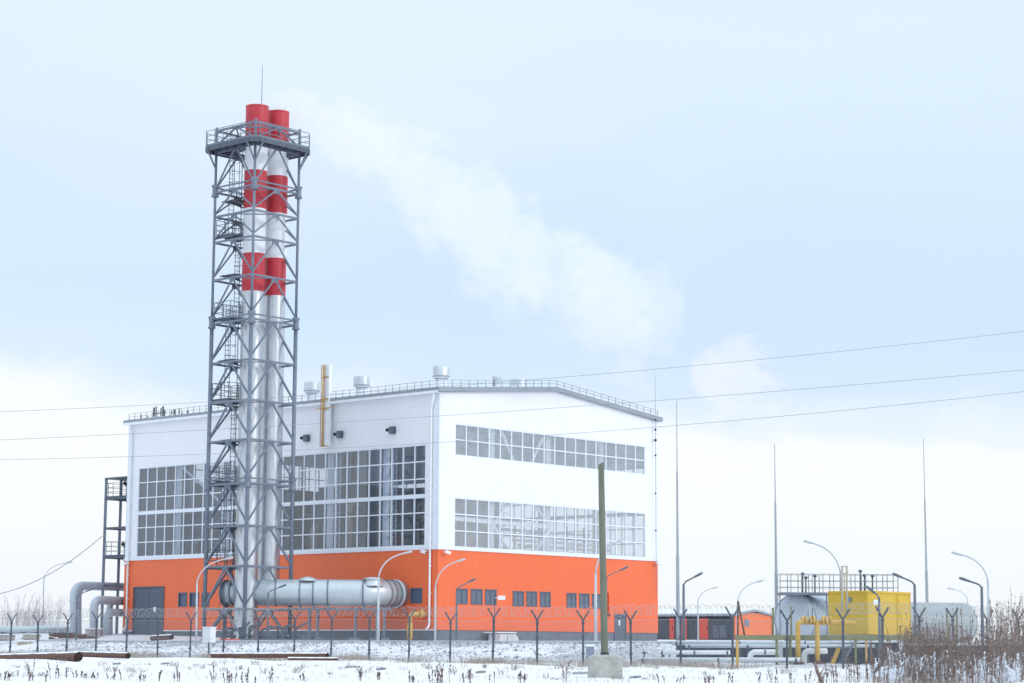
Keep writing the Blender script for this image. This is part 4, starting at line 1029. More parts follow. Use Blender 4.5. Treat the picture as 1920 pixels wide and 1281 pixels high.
for i in range(len(FP)-1):
    a = Vector((FP[i].x, FP[i].y, fbase(FP[i])+2.5)); b = Vector((FP[i+1].x, FP[i+1].y, fbase(FP[i+1])+2.5)); d = (b-a).normalized(); s_ = d.cross(UP).normalized()
    n = 20*12
    for k in range(n):
        u = k/n; an = 2*math.pi*k/12; rr = .24+.04*math.sin(k*.11+i)+.02*math.sin(k*.9); pts.append(a+(b-a)*u+d*.10*math.sin(an*.5)+s_*rr*math.cos(an)+UP*rr*math.sin(an))
g.tube(pts, .0055, 3, False); g.build('razor_wire', M['razor'], fence)

# pale service pipe along the crest of the bank
cp = [F0+FE*s_+FN*11.8 for s_ in range(-14, 45, 2)]
root = thing('crest_pipe', cp[10]+UP*.3, 'thin pale pipe running level along the top of the stony bank', 'pipe')
g = MB(); g.tube([Vector((p.x, p.y, max(h(p.x, p.y)+.1, .34))) for p in cp], .05, 8); g.build('pipe_run', M['duct'], root)
g = MB()
for p in cp[::2]: g.bar((p.x, p.y, h(p.x, p.y)-.2), (p.x, p.y, h(p.x, p.y)+.12), .07)
g.build('stand', M['steel'], root)
# retaining wall under the right part of the plateau
root = thing('retaining_wall', F0+FE*60+FN*9.5, 'low dark retaining wall behind the silver ground pipes', 'wall')
def ret_wall(root, s0, s1, mt, hz):
    a = F0+FE*s0+FN*9.5; b = F0+FE*s1+FN*9.5; g = MB(); n = 6
    for i in range(n): p = a.lerp(b, (i+.5)/n); g.box(p+UP*(-.82+(hz+.82)/2), (b-a)/(2*n)-FE*.012, FN*.15, UP*(hz+.82)/2)
    g.build('wall_face', M[mt], root)
    g = MB(); g.box((a+b)/2+UP*(hz+.04), (b-a)/2, FN*.3, UP*.045); g.build('snow_cap', M['snowcap'], root)
ret_wall(root, 44.3, 57.2, 'navy', .40)
root = thing('retaining_wall', F0+FE*62+FN*9.5, 'grey concrete retaining wall glimpsed behind the tall dry weeds', 'wall')
ret_wall(root, 57.4, 70., 'concrete2', .28)

# ------------------------------------------------------------------ silver ground pipes right of the hall
def run(px0, px1, y, Y0, Y1, r, label, mt='alu'):
    a = at(px0, y, Y0); b = at(px1, y, Y1)
    root = thing('ground_pipe', a, label, 'pipe', 'silver pipes on the ground right of the hall')
    g = MB(); g.tube([a, b], r, 14); g.build('pipe_run', M[mt], root)
    g = MB(); d = (b-a); n = max(2, int(d.length/3))
    for i in range(n+1):
        p = a+d*(i/n)*.96+d*.02; g.bar((p.x, p.y, h(p.x, p.y)-.1), (p.x, p.y, p.z-r*.8), .1); g.lathe(p, [(r, -.05), (r*1.15, -.04), (r*1.15, .04), (r, .05)], 12, d.normalized())
    g.build('stand', M['dsteel'], root)
    g = MB(); g.box((a+b)/2+UP*(r*.95), d/2, d.normalized().cross(UP)*r*.6, UP*.03); g.build('snow_cap', M['snowcap'], root)
run(1262, 1647, 1206.5, 106.5, 100.5, .105, 'upper of the two long parallel silver pipes', 'duct')
run(1286, 1640, 1212, 104.5, 99.5, .07, 'thinner silver pipe just under the long upper one', 'duct')
run(1240, 1368, 1224, 104, 102, .095, 'short thick silver pipe with rounded end in mid height of the dark wall', 'white')
run(1200, 1500, 1238, 99.5, 96.5, .10, 'lowest silver pipe lying close to the snow', 'alu')
for (x0, x1, yt, yb, Y_, lb) in ((1407, 1462, 1223, 1236, 100, 'silver pipe loop in the middle of the ground pipes'), (1508, 1550, 1221, 1240, 98, 'silver pipe loop beside the yellow gas verticals')):
    a = at(x0, yb, Y_); root = thing('expansion_loop', a, lb, 'pipe')
    g = MB(); g.tube(bend([at(x0, yb+5, Y_), at(x0, yt, Y_), at(x1, yt, Y_-.5)], .25), .13, 12); g.build('pipe_run', M['white'], root)
    g = MB(); g.lathe(at((x0+x1)/2, yt, Y_-.25), [(.13, -.05), (.16, -.04), (.16, .04), (.13, .05)], 12, (1, 0, 0)); split_build(g, 'flange', M['steel'], root)
for px, lb in ((1208, 'small dark T shaped valve stem nearer the green pole'), (1255, 'small dark T shaped valve stem nearer the fence lamp')):
    p = ground_hit(px, 1238); root = thing('valve_stem', p, lb, 'valve')
    g = MB(); g.tube([p-UP*.1, p+UP*.33], .035, 8); g.build('stem', M['black'], root); g = MB(); g.lathe(p+UP*.36, [(.03, -.04), (.13, -.03), (.13, .03), (.03, .04)], 12); g.build('wheel', M['black'], root)

# ------------------------------------------------------------------ shed
KY = 196.; K = at(1378, 1198, KY); K.z = 0
zg = at(1378, 1199, KY).z; ze = at(1378, 1154, KY).z; za = at(1408, 1146.5, KY+2).z
def S(a, b, z): return K+dR*a+dL*b+UP*z
sw = 6.1; sl_ = 17.
shed = thing('utility_shed', S(sw/2, sl_/2, zg), 'low shed with dark side, red doors, snowy roof and an orange gable end', 'shed')
g = MB(); g.prism([S(0, 0, zg-1), S(sw, 0, zg-1), S(sw, 0, ze), S(sw/2, 0, za-.1), S(0, 0, ze)], dL*.1); o = g.build('gable_wall', M['orange2'], shed)
g = MB(); g.box(S(.05, sl_/2+.06, (zg-1+ze)/2), dR*.05, dL*(sl_/2-.06), UP*(ze-zg+1)/2); g.box(S(sw-.05, sl_/2+.06, (zg-1+ze)/2), dR*.05, dL*(sl_/2-.06), UP*(ze-zg+1)/2); g.box(S(sw/2, sl_, (zg-1+ze)/2), dR*(sw/2-.12), dL*.05, UP*(ze-zg+1)/2); g.build('side_wall', M['navy'], shed)
g = MB(); g.prism([S(-.3, -.2, ze-.05), S(sw/2, -.2, za), S(sw+.3, -.2, ze-.05), S(sw+.3, -.2, ze+.13), S(sw/2, -.2, za+.18), S(-.3, -.2, ze+.13)], dL*(sl_+.4)); ro = g.build('roof', M['fascia'], shed)
g = MB(); g.prism([S(-.28, .0, ze+.135), S(sw/2, .0, za+.185), S(sw/2, .0, za+.27), S(-.28, .0, ze+.24)], dL*(sl_-.1)); g.prism([S(sw/2, .0, za+.185), S(sw+.28, .0, ze+.135), S(sw+.28, .0, ze+.2), S(sw/2, .0, za+.27)], dL*(sl_-.1)); g.build('roof_snow', M['snowcap'], ro)
def sr(px0, px1): # positions along the dark side
    f = lambda px: (lambda d: ((d*(K.dot(dR)/d.dot(dR)))-K).dot(dL))(ray(px, 1180)); a, b = f(px0), f(px1); return min(a, b), max(a, b)
for (x0, x1, mt, nm, ztop, zbot) in ((1312, 1328, 'redp', 'red_door', .25, 0), (1271, 1288, 'redp', 'red_door', .2, 0), (1256, 1264, 'redp', 'red_door', .2, 0), (1337, 1349, 'doorg', 'door', .9, .1), (1350, 1363, 'doorg', 'door', .9, .1)):
    a, b = sr(x0, x1); g = MB(); g.box(S(-.03, (a+b)/2, (zg+zbot+ze-ztop)/2), dR*.03, dL*(b-a)/2, UP*(ze-ztop-zg-zbot)/2); do = g.build(nm, M[mt], shed)
    g = MB(); g.box(S(-.08, a+.15, (zg+ze)/2-.1), dR*.02, dL*.03, UP*.15); g.build('handle', M['black'], do)
g = MB(); a = sr(1384-0, 1392)
f = lambda px: (lambda d: ((d*(K.dot(dL)/d.dot(dL)))-K).dot(dR))(ray(px, 1170))
a, b = f(1396), f(1404); zm = at(1400, 1168, KY+1.5).z; g.box(S((a+b)/2, -.03, zm), dR*(b-a)/2, dL*.03, UP*.33); wo = g.build('window', M['louver'], shed)
g = MB(); g.box(S((a+b)/2, -.065, zm), dR*.02, dL*.004, UP*.3); g.build('mullion', M['doorg'], wo)
# orange lean of shed: downpipe
g = MB(); g.tube([S(sw-.12, -.08, zg), S(sw-.12, -.08, ze)], .06, 8); g.build('downpipe', M['dsteel'], shed)

# ------------------------------------------------------------------ tanks and yellow container group
def tank(c, ax, L_, r, label, mt='tank', dish=.2):
    root = thing('storage_tank', c-UP*r, label, 'tank', 'storage tanks right of the hall')
    ax = Vector(ax).normalized(); g = MB()
    g.lathe(c, [(.001, -dish), (r*.35, -dish*.93), (r*.62, -dish*.76), (r*.82, -dish*.5), (r*.95, -dish*.2), (r*.995, .03)], 48, ax)
    prof = [(r*.995, .028), (r, .03)]
    k = int(L_/1.5)
    prof += [(r, L_-.05), (r*.95, L_+.08), (r*.82, L_+.24), (r*.62, L_+.38), (r*.35, L_+.48), (.001, L_+.52)]
    k0 = len(g.sm); g.lathe(c, [(r, .03), (r, L_-.05)], 48, ax); g.lathe(c, prof[2:], 48, ax)
    for q in range(len(g.sm)): g.sm[q] = True
    for i in range(1, k): z = L_*i/k; g.lathe(c, [(r, z-.03), (r*1.008, z-.025), (r*1.008, z+.025), (r, z+.03)], 48, ax)
    g.build('shell', M[mt], root)
    g = MB(); g.lathe(c, [(r*.985, -.02), (r*1.015, -.02), (r*1.015, .05), (r, .05)], 48, ax); g.build('rim', M['fascia'], root)
    g = MB()
    for u in (.3, .8):
        p = c+ax*L_*u; gz_ = h(p.x, p.y); s_ = ax.cross(UP).normalized(); g.box(Vector((p.x, p.y, (gz_-.2+p.z-r*.72)/2)), ax*.2, s_*r*.62, UP*(p.z-r*.72-gz_+.2)/2)
    g.build('saddle', M['plinth'], root)
    return root
YT = 116.; ct = at(1491, 1161, YT); rt = 1.36
tank(ct, dR, 7.5, rt, 'silver horizontal tank whose round end shows left of the yellow container')
ct2 = at(1690, 1168, 113); tank(ct2, (1, .25, 0), 3.7, 1.1, 'right hand dull grey tank mostly hidden behind the tall dry weeds', 'tankd')
# catwalk with railing above the tanks
root = thing('catwalk', ct+UP*rt, 'railed steel catwalk running over the tank and the yellow container', 'catwalk')
zc1 = at(1465, 1113, YT-1.2).z; xa, xb = at(1463, 1113, YT-1.2).x, at(1684, 1113, YT-1.2).x; y0_, y1_ = YT-1.2, YT+.2
g = MB(); g.box(((xa+xb)/2, (y0_+y1_)/2, zc1), ((xb-xa)/2, 0, 0), (0, (y1_-y0_)/2, 0), (0, 0, .07)); g.build('deck', M['steel'], root)
g = MB()
x = xa
while x <= xb+.01:
    for y in (y0_, y1_): g.bar((x, y, zc1), (x, y, zc1+1.05), .045)
    x += (xb-xa)/11
for y in (y0_, y1_):
    for k in (.35, .7, 1.05): g.bar((xa, y, zc1+k), (xb, y, zc1+k), .03)
g.build('railing', M['fascia'], root)
g = MB()
for px in (1464, 1552): x = at(px, 1150, y0_).x; g.bar((x, y0_+.3, h(x, y0_)), (x, y0_+.3, zc1), .06)
split_build(g, 'leg', M['steel'], root)
g = MB()
for px, yt in ((1505, 1076), (1511, 1083), (1528, 1080), (1613, 1071), (1621, 1079), (1636, 1080)):
    p = at(px, 1112, YT-.6); q = at(px, yt, YT-.6); g.tube([p, q], .04, 6); g.lathe(q, [(.02, -.08), (.1, -.06), (.1, .04), (.02, .08)], 8)
split_build(g, 'vent_stub', M['dsteel'], root)
# leaning dipstick pipe in front of the tank end
# yellow container
CY = 104.; Kc = at(1628, 1190, CY); zb1 = Kc.z; zt1 = at(1628, 1107.5, CY).z; Kc.z = 0
def Q(a, b, z): return Kc+dR*a+dL*b+UP*z
cw, cl = 3.95, 2.25
cont = thing('yellow_container', Q(cw/2, cl/2, zb1), 'bright yellow equipment container standing on a raised olive frame', 'container')
g = MB(); g.box(Q(cw/2, cl/2, (zb1+zt1)/2), dR*cw/2, dL*cl/2, UP*(zt1-zb1)/2); g.build('body', M['yellow'], cont, .03)
g = MB()
for (a, b) in ((.02, .02), (cw-.02, .02), (.02, cl-.02), (cw*.67, .0)): g.bar(Q(a-.0, b, zb1), Q(a, b, zt1), .09)
for z in (zb1+.05, zt1-.05): g.bar(Q(0, 0, z), Q(cw, 0, z), .1); g.bar(Q(0, 0, z), Q(0, cl, z), .1)
g.build('edge_frame', M['yellow'], cont)
g = MB(); g.tube([Q(-.06, cl*.45, zt1-.42), Q(-.003, cl*.45, zt1-.42)], .13, 12); g.build('vent_disc', M['louver'], cont)
g = MB(); g.box(Q(cw*.2, -.02, zt1-.55), dR*.3, dL*.01, UP*.12); g.build('name_plate', M['white'], cont)
g = MB(); g.box(Q(cw*.84, -.01, (zb1+zt1)/2), dR*.5, dL*.012, UP*((zt1-zb1)/2-.2)); g.build('door', M['yellow'], cont)
# twin tan flues rising at the container's left part
root = thing('twin_flue', at(1583, 1110, CY+2), 'pair of thin tan flues rising over the yellow container', 'flue')
g = MB()
for px in (1579, 1588): g.tube([at(px, 1148, CY-.6), at(px, 1062, CY-.6)], .055, 8)
split_build(g, 'flue', M['beige'], root)
g = MB()
for y in (1062, 1075, 1090, 1104): g.bar(at(1577, y, CY-.6), at(1590, y, CY-.6), .05)
g.build('tie', M['beige'], root)
# raised frame below the container
root = thing('raised_frame', Q(cw/2, cl/2, -.5), 'olive steel frame with a cream post that lifts the yellow container off the ground', 'steel frame')
g = MB(); g.box(Q(cw/2-.1, cl/2, zb1-.15), dR*(cw/2+.25), dL*(cl/2+.25), UP*.1); g.build('deck', M['olive'], root)
g = MB()
for (a, b) in ((0, 0), (cw*.5, 0), (cw, 0), (0, cl), (cw*.5, cl), (cw, cl)): p = Q(a, b, 0); g.bar((p.x, p.y, h(p.x, p.y)-.3), (p.x, p.y, zb1-.25), .12)
split_build(g, 'leg', M['tan'], root)
g = MB(); p0, p1 = at(1648, 1203, 101), at(1640, 1200, 101); g.bar(at(1574, 1212, 101), at(1648, 1212.5, 101), .09, .14); g.build('snowy_rail', M['snowcap'], root)
g = MB(); g.bar(at(1608, 1192, 100.5), at(1608, 1204, 100.5), .1); g.build('cream_post', M['block'], root)
root = thing('grey_cabinet', at(1665, 1243, 103), 'blue grey cabinet under the yellow container', 'cabinet')
g = MB(); a = at(1631, 1246, 103.6); b = at(1720, 1205, 103.6); g.box(((a.x+b.x)/2, 103.9, (a.z+b.z)/2), ((b.x-a.x)/2, 0, 0), (0, .3, 0), (0, 0, (b.z-a.z)/2)); g.build('body', M['plinth'], root)
g = MB(); g.box((a.x+.55, 103.58, (a.z+b.z)/2), (.02, 0, 0), (0, .015, 0), (0, 0, (b.z-a.z)/2-.1)); g.build('door_seam', M['black'], root)
# stairs up to the frame
root = thing('access_stair', at(1580, 1246, 100), 'short grey steel stair up to the container frame', 'stairs')
g = MB()
for off in (0, .9):
    a = at(1578, 1247, 99.6+off*.3); b = at(1602, 1204, 99.6+off*.3); a.y += off; b.y += off; g.bar(a, b, .05, .09)
split_build(g, 'stringer', M['steel'], root)
g = MB()
for k in range(6):
    u = (k+.5)/6; p = at(1578+24*u, 1247-43*u, 99.8); g.box(p+Vector((0, .45, 0)), (.09, 0, 0), (0, .45, 0), (0, 0, .02))
g.build('step', M['steel'], root)
g = MB(); g.bar(at(1560, 1247, 99.2), at(1573, 1215, 99.2), .08, .18); g.build('yellow_stringer', M['gasyel'], root)
# yellow gas pipes
gy = 97.; zt = at(1500, 1166, gy).z
root = thing('gas_header', at(1497, 1243, gy), 'yellow gas header pipe with valves on two uprights', 'gas pipe')
p1, p2 = at(1497, 1248, gy), at(1534, 1248, gy)
g = MB(); g.tube(bend([(p1.x, gy, p1.z-.2), (p1.x, gy, zt), (at(1610, 1166, gy).x, gy+1.2, zt-.03)], .16, 5), .115, 14); g.build('header', M['gasyel'], root)
g = MB(); g.tube([(p2.x, gy+.1, p2.z-.2), (p2.x, gy+.1, zt)], .105, 12); g.build('upright', M['gasyel'], root)
g = MB()
for px in (1505, 1511, 1520, 1526, 1543, 1549, 1557): g.lathe(at(px, 1163.5, gy+.15), [(.1, -.06), (.19, -.05), (.19, .05), (.1, .06)], 12, (1, 0, 0))
split_build(g, 'valve_body', M['gasyel'], root)
g = MB(); g.lathe((p1.x, gy, p1.z+.05), [(.3, -.15), (.26, .1), (.12, .14)], 12); g.lathe((p2.x, gy+.1, p2.z+.05), [(.26, -.15), (.22, .12), (.1, .16)], 12); split_build(g, 'footing', M['rust'], root)
g = MB(); g.bar(at(1515, 1156, gy), at(1515, 1146, gy), .03); g.bar(at(1523, 1158, gy), at(1523, 1140, gy), .03); split_build(g, 'valve_spindle', M['black'], root)
# olive pipe rack beam
ry = 96.; root = thing('pipe_rack', at(1457, 1250, ry), 'long olive steel beam on yellow and olive uprights', 'pipe rack')
za_ = at(1480, 1195, ry).z; g = MB(); a = at(1379, 1195, ry+.5); b = at(1720, 1195, ry+3.5); a.z = za_-.02; b.z = za_+.02; g.bar(a, b, .16, .22); g.build('beam', M['olive'], root)
for px, mt, yb in ((1383, 'gasyel', 1252), (1457, 'olive', 1252), (1482, 'olive', 1250), (1605, 'olive', 1250), (1625, 'tan', 1250)):
    u = (px-1379)/(1720-1379); Yq = ry+.5+3*u; g = MB(); p = at(px, yb, Yq-.02); g.bar((p.x, Yq, h(p.x, Yq)-.2), (p.x, Yq, za_-.1), .12 if px < 1500 else .09); g.build('upright', M[mt], root)
root = thing('grey_upright', gp(1463.5, 99), 'short grey square post beside the olive rack upright', 'post')
g = MB(); p = gp(1463.5, 99); g.bar(p-UP*.2, (p.x, 99, at(1463, 1203, 99).z), .17); g.build('post', M['alu'], root); g = MB(); g.box((p.x, 99, at(1463, 1203, 99).z+.02), (.12, 0, 0), (0, .12, 0), (0, 0, .03)); g.build('snow_cap', M['snowcap'], root)
root = thing('leaning_pole', gp(1398, 110), 'thin dark strut leaning from a lamp pole beside the orange shed end', 'strut')
g = MB(); g.tube([at(1384, 1128, 108), at(1396, 1192, 108)], .05, 6); g.tube([at(1384, 1127, 108), gp(1383, 108)], .045, 6); g.build('strut', M['rust'], root)
for px, yt, lb in ((1450, 1142, 'thin beige bollard pole left of the round tank end'), (1484, 1139, 'thin olive pole in front of the round tank end'), (1777, 1144, 'thin olive pole left of the second tank'), (1795, 1145, 'thin olive pole right of the second tank')):
    p = gp(px, 106); root = thing('marker_pole', p, lb, 'pole', 'thin marker poles near the tanks'); g = MB(); g.tube([p-UP*.1, (p.x, 106, at(px, yt, 106).z)], .05, 8); g.build('pole', M['olive'], root)
    g = MB(); g.lathe((p.x, 106, at(px, yt, 106).z), [(.05, -.02), (.07, 0), (.07, .04), (.001, .06)], 8); g.build('cap', M['olive'], root)

# ------------------------------------------------------------------ lamps
def lamp(px, Y, head, elbow_y, kind, mt, label, r=.06):
    b = gp(px, Y); hd = at(*head, Y); eb = at(px, elbow_y, Y); eb.x = b.x+(eb.x-b.x)*.5
    root = thing('street_lamp', b, label, 'street lamp', 'street lamps around the plant')
    g = MB(); g.tube([b-UP*.2, eb-(UP*.0)], [r*1.25, r*.85], 10); g.build('pole', M[mt], root)
    dx = hd.x-eb.x; dz = hd.z-eb.z; g = MB()
    if kind == 'curve':
        pts = []
        for i in range(15):
            u = i/14; pts.append(eb*(1-u)**2+Vector((eb.x+dx*.12, Y, eb.z+dz*.8))*2*u*(1-u)+hd*u*u)
    else:
        pts = bend([eb, Vector((eb.x, Y, eb.z+dz*.22)), hd], .22, 5)
    g.tube(pts, r*.6, 8); g.build('arm', M[mt], root)
    d = (pts[-1]-pts[-2]).normalized(); L_ = .52 if kind == 'curve' else .5
    g = MB(); k = len(g.v)
    n = 8; prof = [(0, .05, .05), (.25, .10, .06), (.6, .13, .07), (.9, .11, .06), (1, .04, .03)]
    s_ = d.cross(Vector((0, 1, 0))).normalized(); yv = Vector((0, 1, 0))
    for (u, w, hh) in prof:
        for j in range(n): an = 2*math.pi*j/n; g.v.append(tuple(pts[-1]+d*(L_*(u-.15))+yv*w*math.cos(an)+s_*hh*math.sin(an)))
    for i in range(len(prof)-1):
        for j in range(n):
            a, c = k+i*n+j, k+i*n+(j+1) % n; g.f.append((a, c, c+n, a+n)); g.mi.append(0); g.sm.append(True)
    g.f.append(tuple(k+j for j in range(n))); g.f.append(tuple(k+(len(prof)-1)*n+j for j in range(n))); g.mi += [0, 0]; g.sm += [False, False]
    g.build('lamp_head', M['lampd' if kind != 'curve' else 'lampw'], root)
lamp(368, 131, (424, 1048), 1092, 'curve', 'lampw', 'tall pale curved street lamp just left of the chimney tower')
lamp(709, 131, (760, 1037), 1082, 'curve', 'lampw', 'tall pale curved street lamp in front of the flue duct end', .075)
lamp(80, 190, (127, 1055), 1085, 'curve', 'lampw', 'faint distant curved street lamp at the far left')
lamp(502, 134, (525, 1101), 1112, 'angle', 'lampd', 'short grey lamp in front of the flue duct')
lamp(856, 125, (880, 1091), 1106, 'angle', 'lampd', 'short dark lamp beside the leftmost louvred gable window')
lamp(816, 134, (860, 1052), 1100, 'curve', 'lampw', 'pale curved lamp standing before the hall corner')
lamp(1117, 122, (1157, 1016), 1075, 'curve', 'lampw', 'tall pale curved lamp just left of the green pole', .08)
lamp(1137, 128, (1166, 1068), 1085, 'angle', 'lampd', 'short lamp mostly hidden behind the green pole', .05)
lamp(1282, 110, (1304, 1081), 1096, 'angle', 'lampd', 'dark angled lamp right of the tall mast beside the hall', .07)
lamp(1309, 180, (1337, 1103), 1128, 'curve', 'lampw', 'small pale curved lamp in front of the red shed door')
lamp(1383, 135, (1420, 1091), 1130, 'curve', 'lampw', 'pale curved lamp at the corner of the orange shed end')
lamp(1577, 118, (1521, 1018), 1075, 'curve', 'lampw', 'tallest curved lamp, rising behind the yellow container and bending left', .07)
lamp(1716, 100, (1689, 1082), 1096, 'angle', 'lampd', 'dark angled lamp just right of the yellow container', .07)
lamp(1649, 98, (1638, 1110), 1120, 'angle', 'lampd', 'dark angled lamp seen against the yellow container', .06)
lamp(1854, 100, (1801, 1040), 1090, 'curve', 'lampw', 'large pale curved lamp at the right edge, bending left', .06)
lamp(1842, 96, (1815, 1089), 1100, 'angle', 'lampd', 'dark angled lamp in front of the large curved lamp at the right edge', .07)
lamp(1815, 160, (1787, 1105), 1125, 'curve', 'lampw', 'small distant curved lamp between the second tank and the right edge')
lamp(143, 150, (164, 1108), 1119, 'angle', 'lampd', 'small angled lamp in front of the outermost silver pipe loop', .06)
# masts
for px, yt, Y_, lb in ((1271.5, 752, 128, 'tall thin lightning mast just right of the hall'), (1457, 832, 122, 'tall thin lightning mast left of the tank'), (1740, 822, 150, 'tall thin lightning mast behind the right weeds')):
    b = gp(px, Y_); tp = at(px-3, yt, Y_); H = tp.z-b.z; root = thing('lightning_mast', b, lb, 'mast', 'lightning masts')
    g = MB(); g.tube([b-UP*.2, b+UP*H*.35, b+UP*H*.36, b+UP*H*.7, b+UP*H*.71, b+UP*H], [.115, .10, .075, .055, .035, .02], 10)
    g.build('shaft', M['mast'], root); g = MB(); g.lathe(b, [(.3, -.1), (.3, .06), (.12, .1)], 10); g.build('base_plate', M['plinth'], root)

# white cabinet on a post, grey box, snow mound
yc = 122.; a, b = at(382, 1205, yc), at(402, 1177.5, yc)
root = thing('meter_cabinet', gp(392, yc), 'white meter cabinet on a short post in front of the chimney tower', 'cabinet')
g = MB(); g.box(((a.x+b.x)/2, yc, (a.z+b.z)/2), dR*.2, dL*.36, UP*(b.z-a.z)/2); g.build('housing', M['white'], root, .02)
g = MB(); p = gp(392, yc); g.bar(p-UP*.2, ((a.x+b.x)/2, yc, a.z), .09); g.build('post', M['post'], root)
g = MB(); g.box(((a.x+b.x)/2, yc, b.z+.03), dR*.22, dL*.38, UP*.03); g.build('snow_cap', M['snowcap'], root)
yb = 90.; a, b = at(1099, 1230, yb), at(1114, 1212, yb)
root = thing('junction_box', at(1106, 1230, yb), 'grey junction box with snow on top just left of the concrete block', 'box')
g = MB(); g.box(((a.x+b.x)/2, yb, (a.z+b.z)/2-.08), ((b.x-a.x)/2, 0, 0), (0, .18, 0), (0, 0, (b.z-a.z)/2+.08)); g.build('housing', M['louver'], root, .02)
g = MB(); g.box(((a.x+b.x)/2, yb, b.z+.03), ((b.x-a.x)/2+.03, 0, 0), (0, .21, 0), (0, 0, .04)); g.build('snow_cap', M['snowcap'], root, .02)
# green pole in its concrete block
py_ = 61.5; blk = ground_hit(1136, 1271); yb = blk.y; kx = yb/FPX
root = thing('concrete_footing', blk, 'rough pale concrete block holding the green pole in the snow', 'concrete block')
hw = 31*kx; hh = (1271-1229)*kx
g = MB(); nn = 8
import itertools
V = {}
def bp(i, j, k):
    x = (i/nn*2-1)*hw; y = (j/nn*2-1)*hw*.9; z = -.15+(hh+.15)*k/nn
    tp_ = 1+.03*(1-k/nn); rn = random.Random(i*97+j*31+k*7); f = .010
    cx, cy = abs(i/nn*2-1), abs(j/nn*2-1)
    rnd = 1-.045*(cx**6)*(cy**6); zz = z+(rn.uniform(-.035, .01) if k == nn else 0)-(.05*(cx**8+cy**8) if k == nn else 0)
    return blk+Vector((x*tp_*rnd+rn.uniform(-f, f), y*tp_*rnd+rn.uniform(-f, f)+hw*.9, zz))
for (fix, val) in ((0, 0), (0, nn), (1, 0), (1, nn), (2, nn)):
    for u in range(nn):
        for v in range(nn):
            q = []
            for (du, dv) in ((0, 0), (1, 0), (1, 1), (0, 1)):
                idx = [0, 0, 0]; idx[fix] = val; o_ = [k for k in range(3) if k != fix]; idx[o_[0]] = u+du; idx[o_[1]] = v+dv; q.append(bp(*idx))
            g.quad(*q)
g.build('block', M['concrete'], root)
pb = blk+Vector((-1*kx, hw*.9, hh-.05)); pt = at(1127, 869, yb+hw*.9)
root = thing('green_pole', pb, 'weathered green wooden pole with a slanted top standing in the concrete block', 'pole')
g = MB(); rp = 6.2*kx; prof = []
n = 16; k0 = len(g.v)
for (u, rr) in ((0, 1.1), (.33, 1.04), (.66, .97), (1, .9)):
    for j in range(n):
        an = 2*math.pi*j/n; c = pb.lerp(pt, u); g.v.append((c.x+rp*rr*math.cos(an), c.y+rp*rr*math.sin(an), c.z+(rp*.5*math.cos(an) if u == 1 else 0)))
for i in range(3):
    for j in range(n): a, c = k0+i*n+j, k0+i*n+(j+1) % n; g.f.append((a, c, c+n, a+n)); g.mi.append(0); g.sm.append(True)
g.f.append(tuple(k0+3*n+j for j in range(n))); g.mi.append(0); g.sm.append(False)
g.build('shaft', M['polegreen'], root)
g = MB(); g.lathe(pb+UP*.03, [(rp*1.35, -.05), (rp*1.3, .08), (rp*1.1, .1)], 12); g.build('dark_collar', M['black'], root)
# debris near the block
for (px, py, l, lb) in ((222, 1246, .3, 'small dark clod in the snow right of the thick rusty pipe'), (312, 1246, .35, 'flat dark clod below the grey gate'), (662, 1252, .4, 'dark clods left of the pale lamp in the foreground snow'), (713, 1256, .28, 'rounded dark clod below the pale lamp in the foreground snow'), (1085, 1264, .55, 'grey broken slab fragment left of the concrete block'), (1190, 1272, .35, 'small dark clod right of the concrete block'), (902, 1262, .22, 'small dark clod in the snow below the gable')):
    p = ground_hit(px, py); root = thing('debris_chunk', p, lb, 'debris'); g = MB()
    for i in range(7): g.box(p+Vector((random.uniform(-l/2, l/2), random.uniform(-.1, .1), .03)), Vector((.1, .03, .02))*random.uniform(.5, 1.3), (-.01, .06, 0), (0, .01, .035))
    g.build('chunk', M['stone'], root)

# ------------------------------------------------------------------ cables
def cable(pts, Ys, r, label, name='power_line', cat='power line', group='power lines over the site'):
    P = [at(x, y, Y_) for (x, y), Y_ in zip(pts, Ys)]
    # smooth catenary through the points by quadratic resampling in x
    n = 60; out = []
    xs_ = [p.x for p in P]
    def interp(x, f):
        s_ = 0
        for i in range(len(P)):
            w = 1
            for j in range(len(P)):
                if j != i: w *= (x-xs_[j])/(xs_[i]-xs_[j])
            s_ += f(P[i])*w
        return s_
    for i in range(n+1):
        x = xs_[0]+(xs_[-1]-xs_[0])*i/n; out.append(Vector((x, interp(x, lambda p: p.y), interp(x, lambda p: p.z))))
    g = MB(); g.tube(out, r, 5, False); o = g.build(name, M['wire'], None); tag(o, label, cat, group)
cable([(-20, 773), (1000, 712), (1940, 619)], (84, 80, 76), .009, 'highest of the three thin power lines')
cable([(-20, 826), (900, 775), (1940, 692)], (84, 80, 76), .009, 'middle one of the three thin power lines')
cable([(-20, 862.5), (900, 825), (1940, 732)], (84, 80, 76), .009, 'lowest of the three thin power lines, across the gable windows')
cable([(-20, 1117), (90, 1078), (192, 1005)], (166, 167, 168.6), .03, 'slack cable sagging from the stair tower to the left edge', 'slack_cable', 'cable', None)

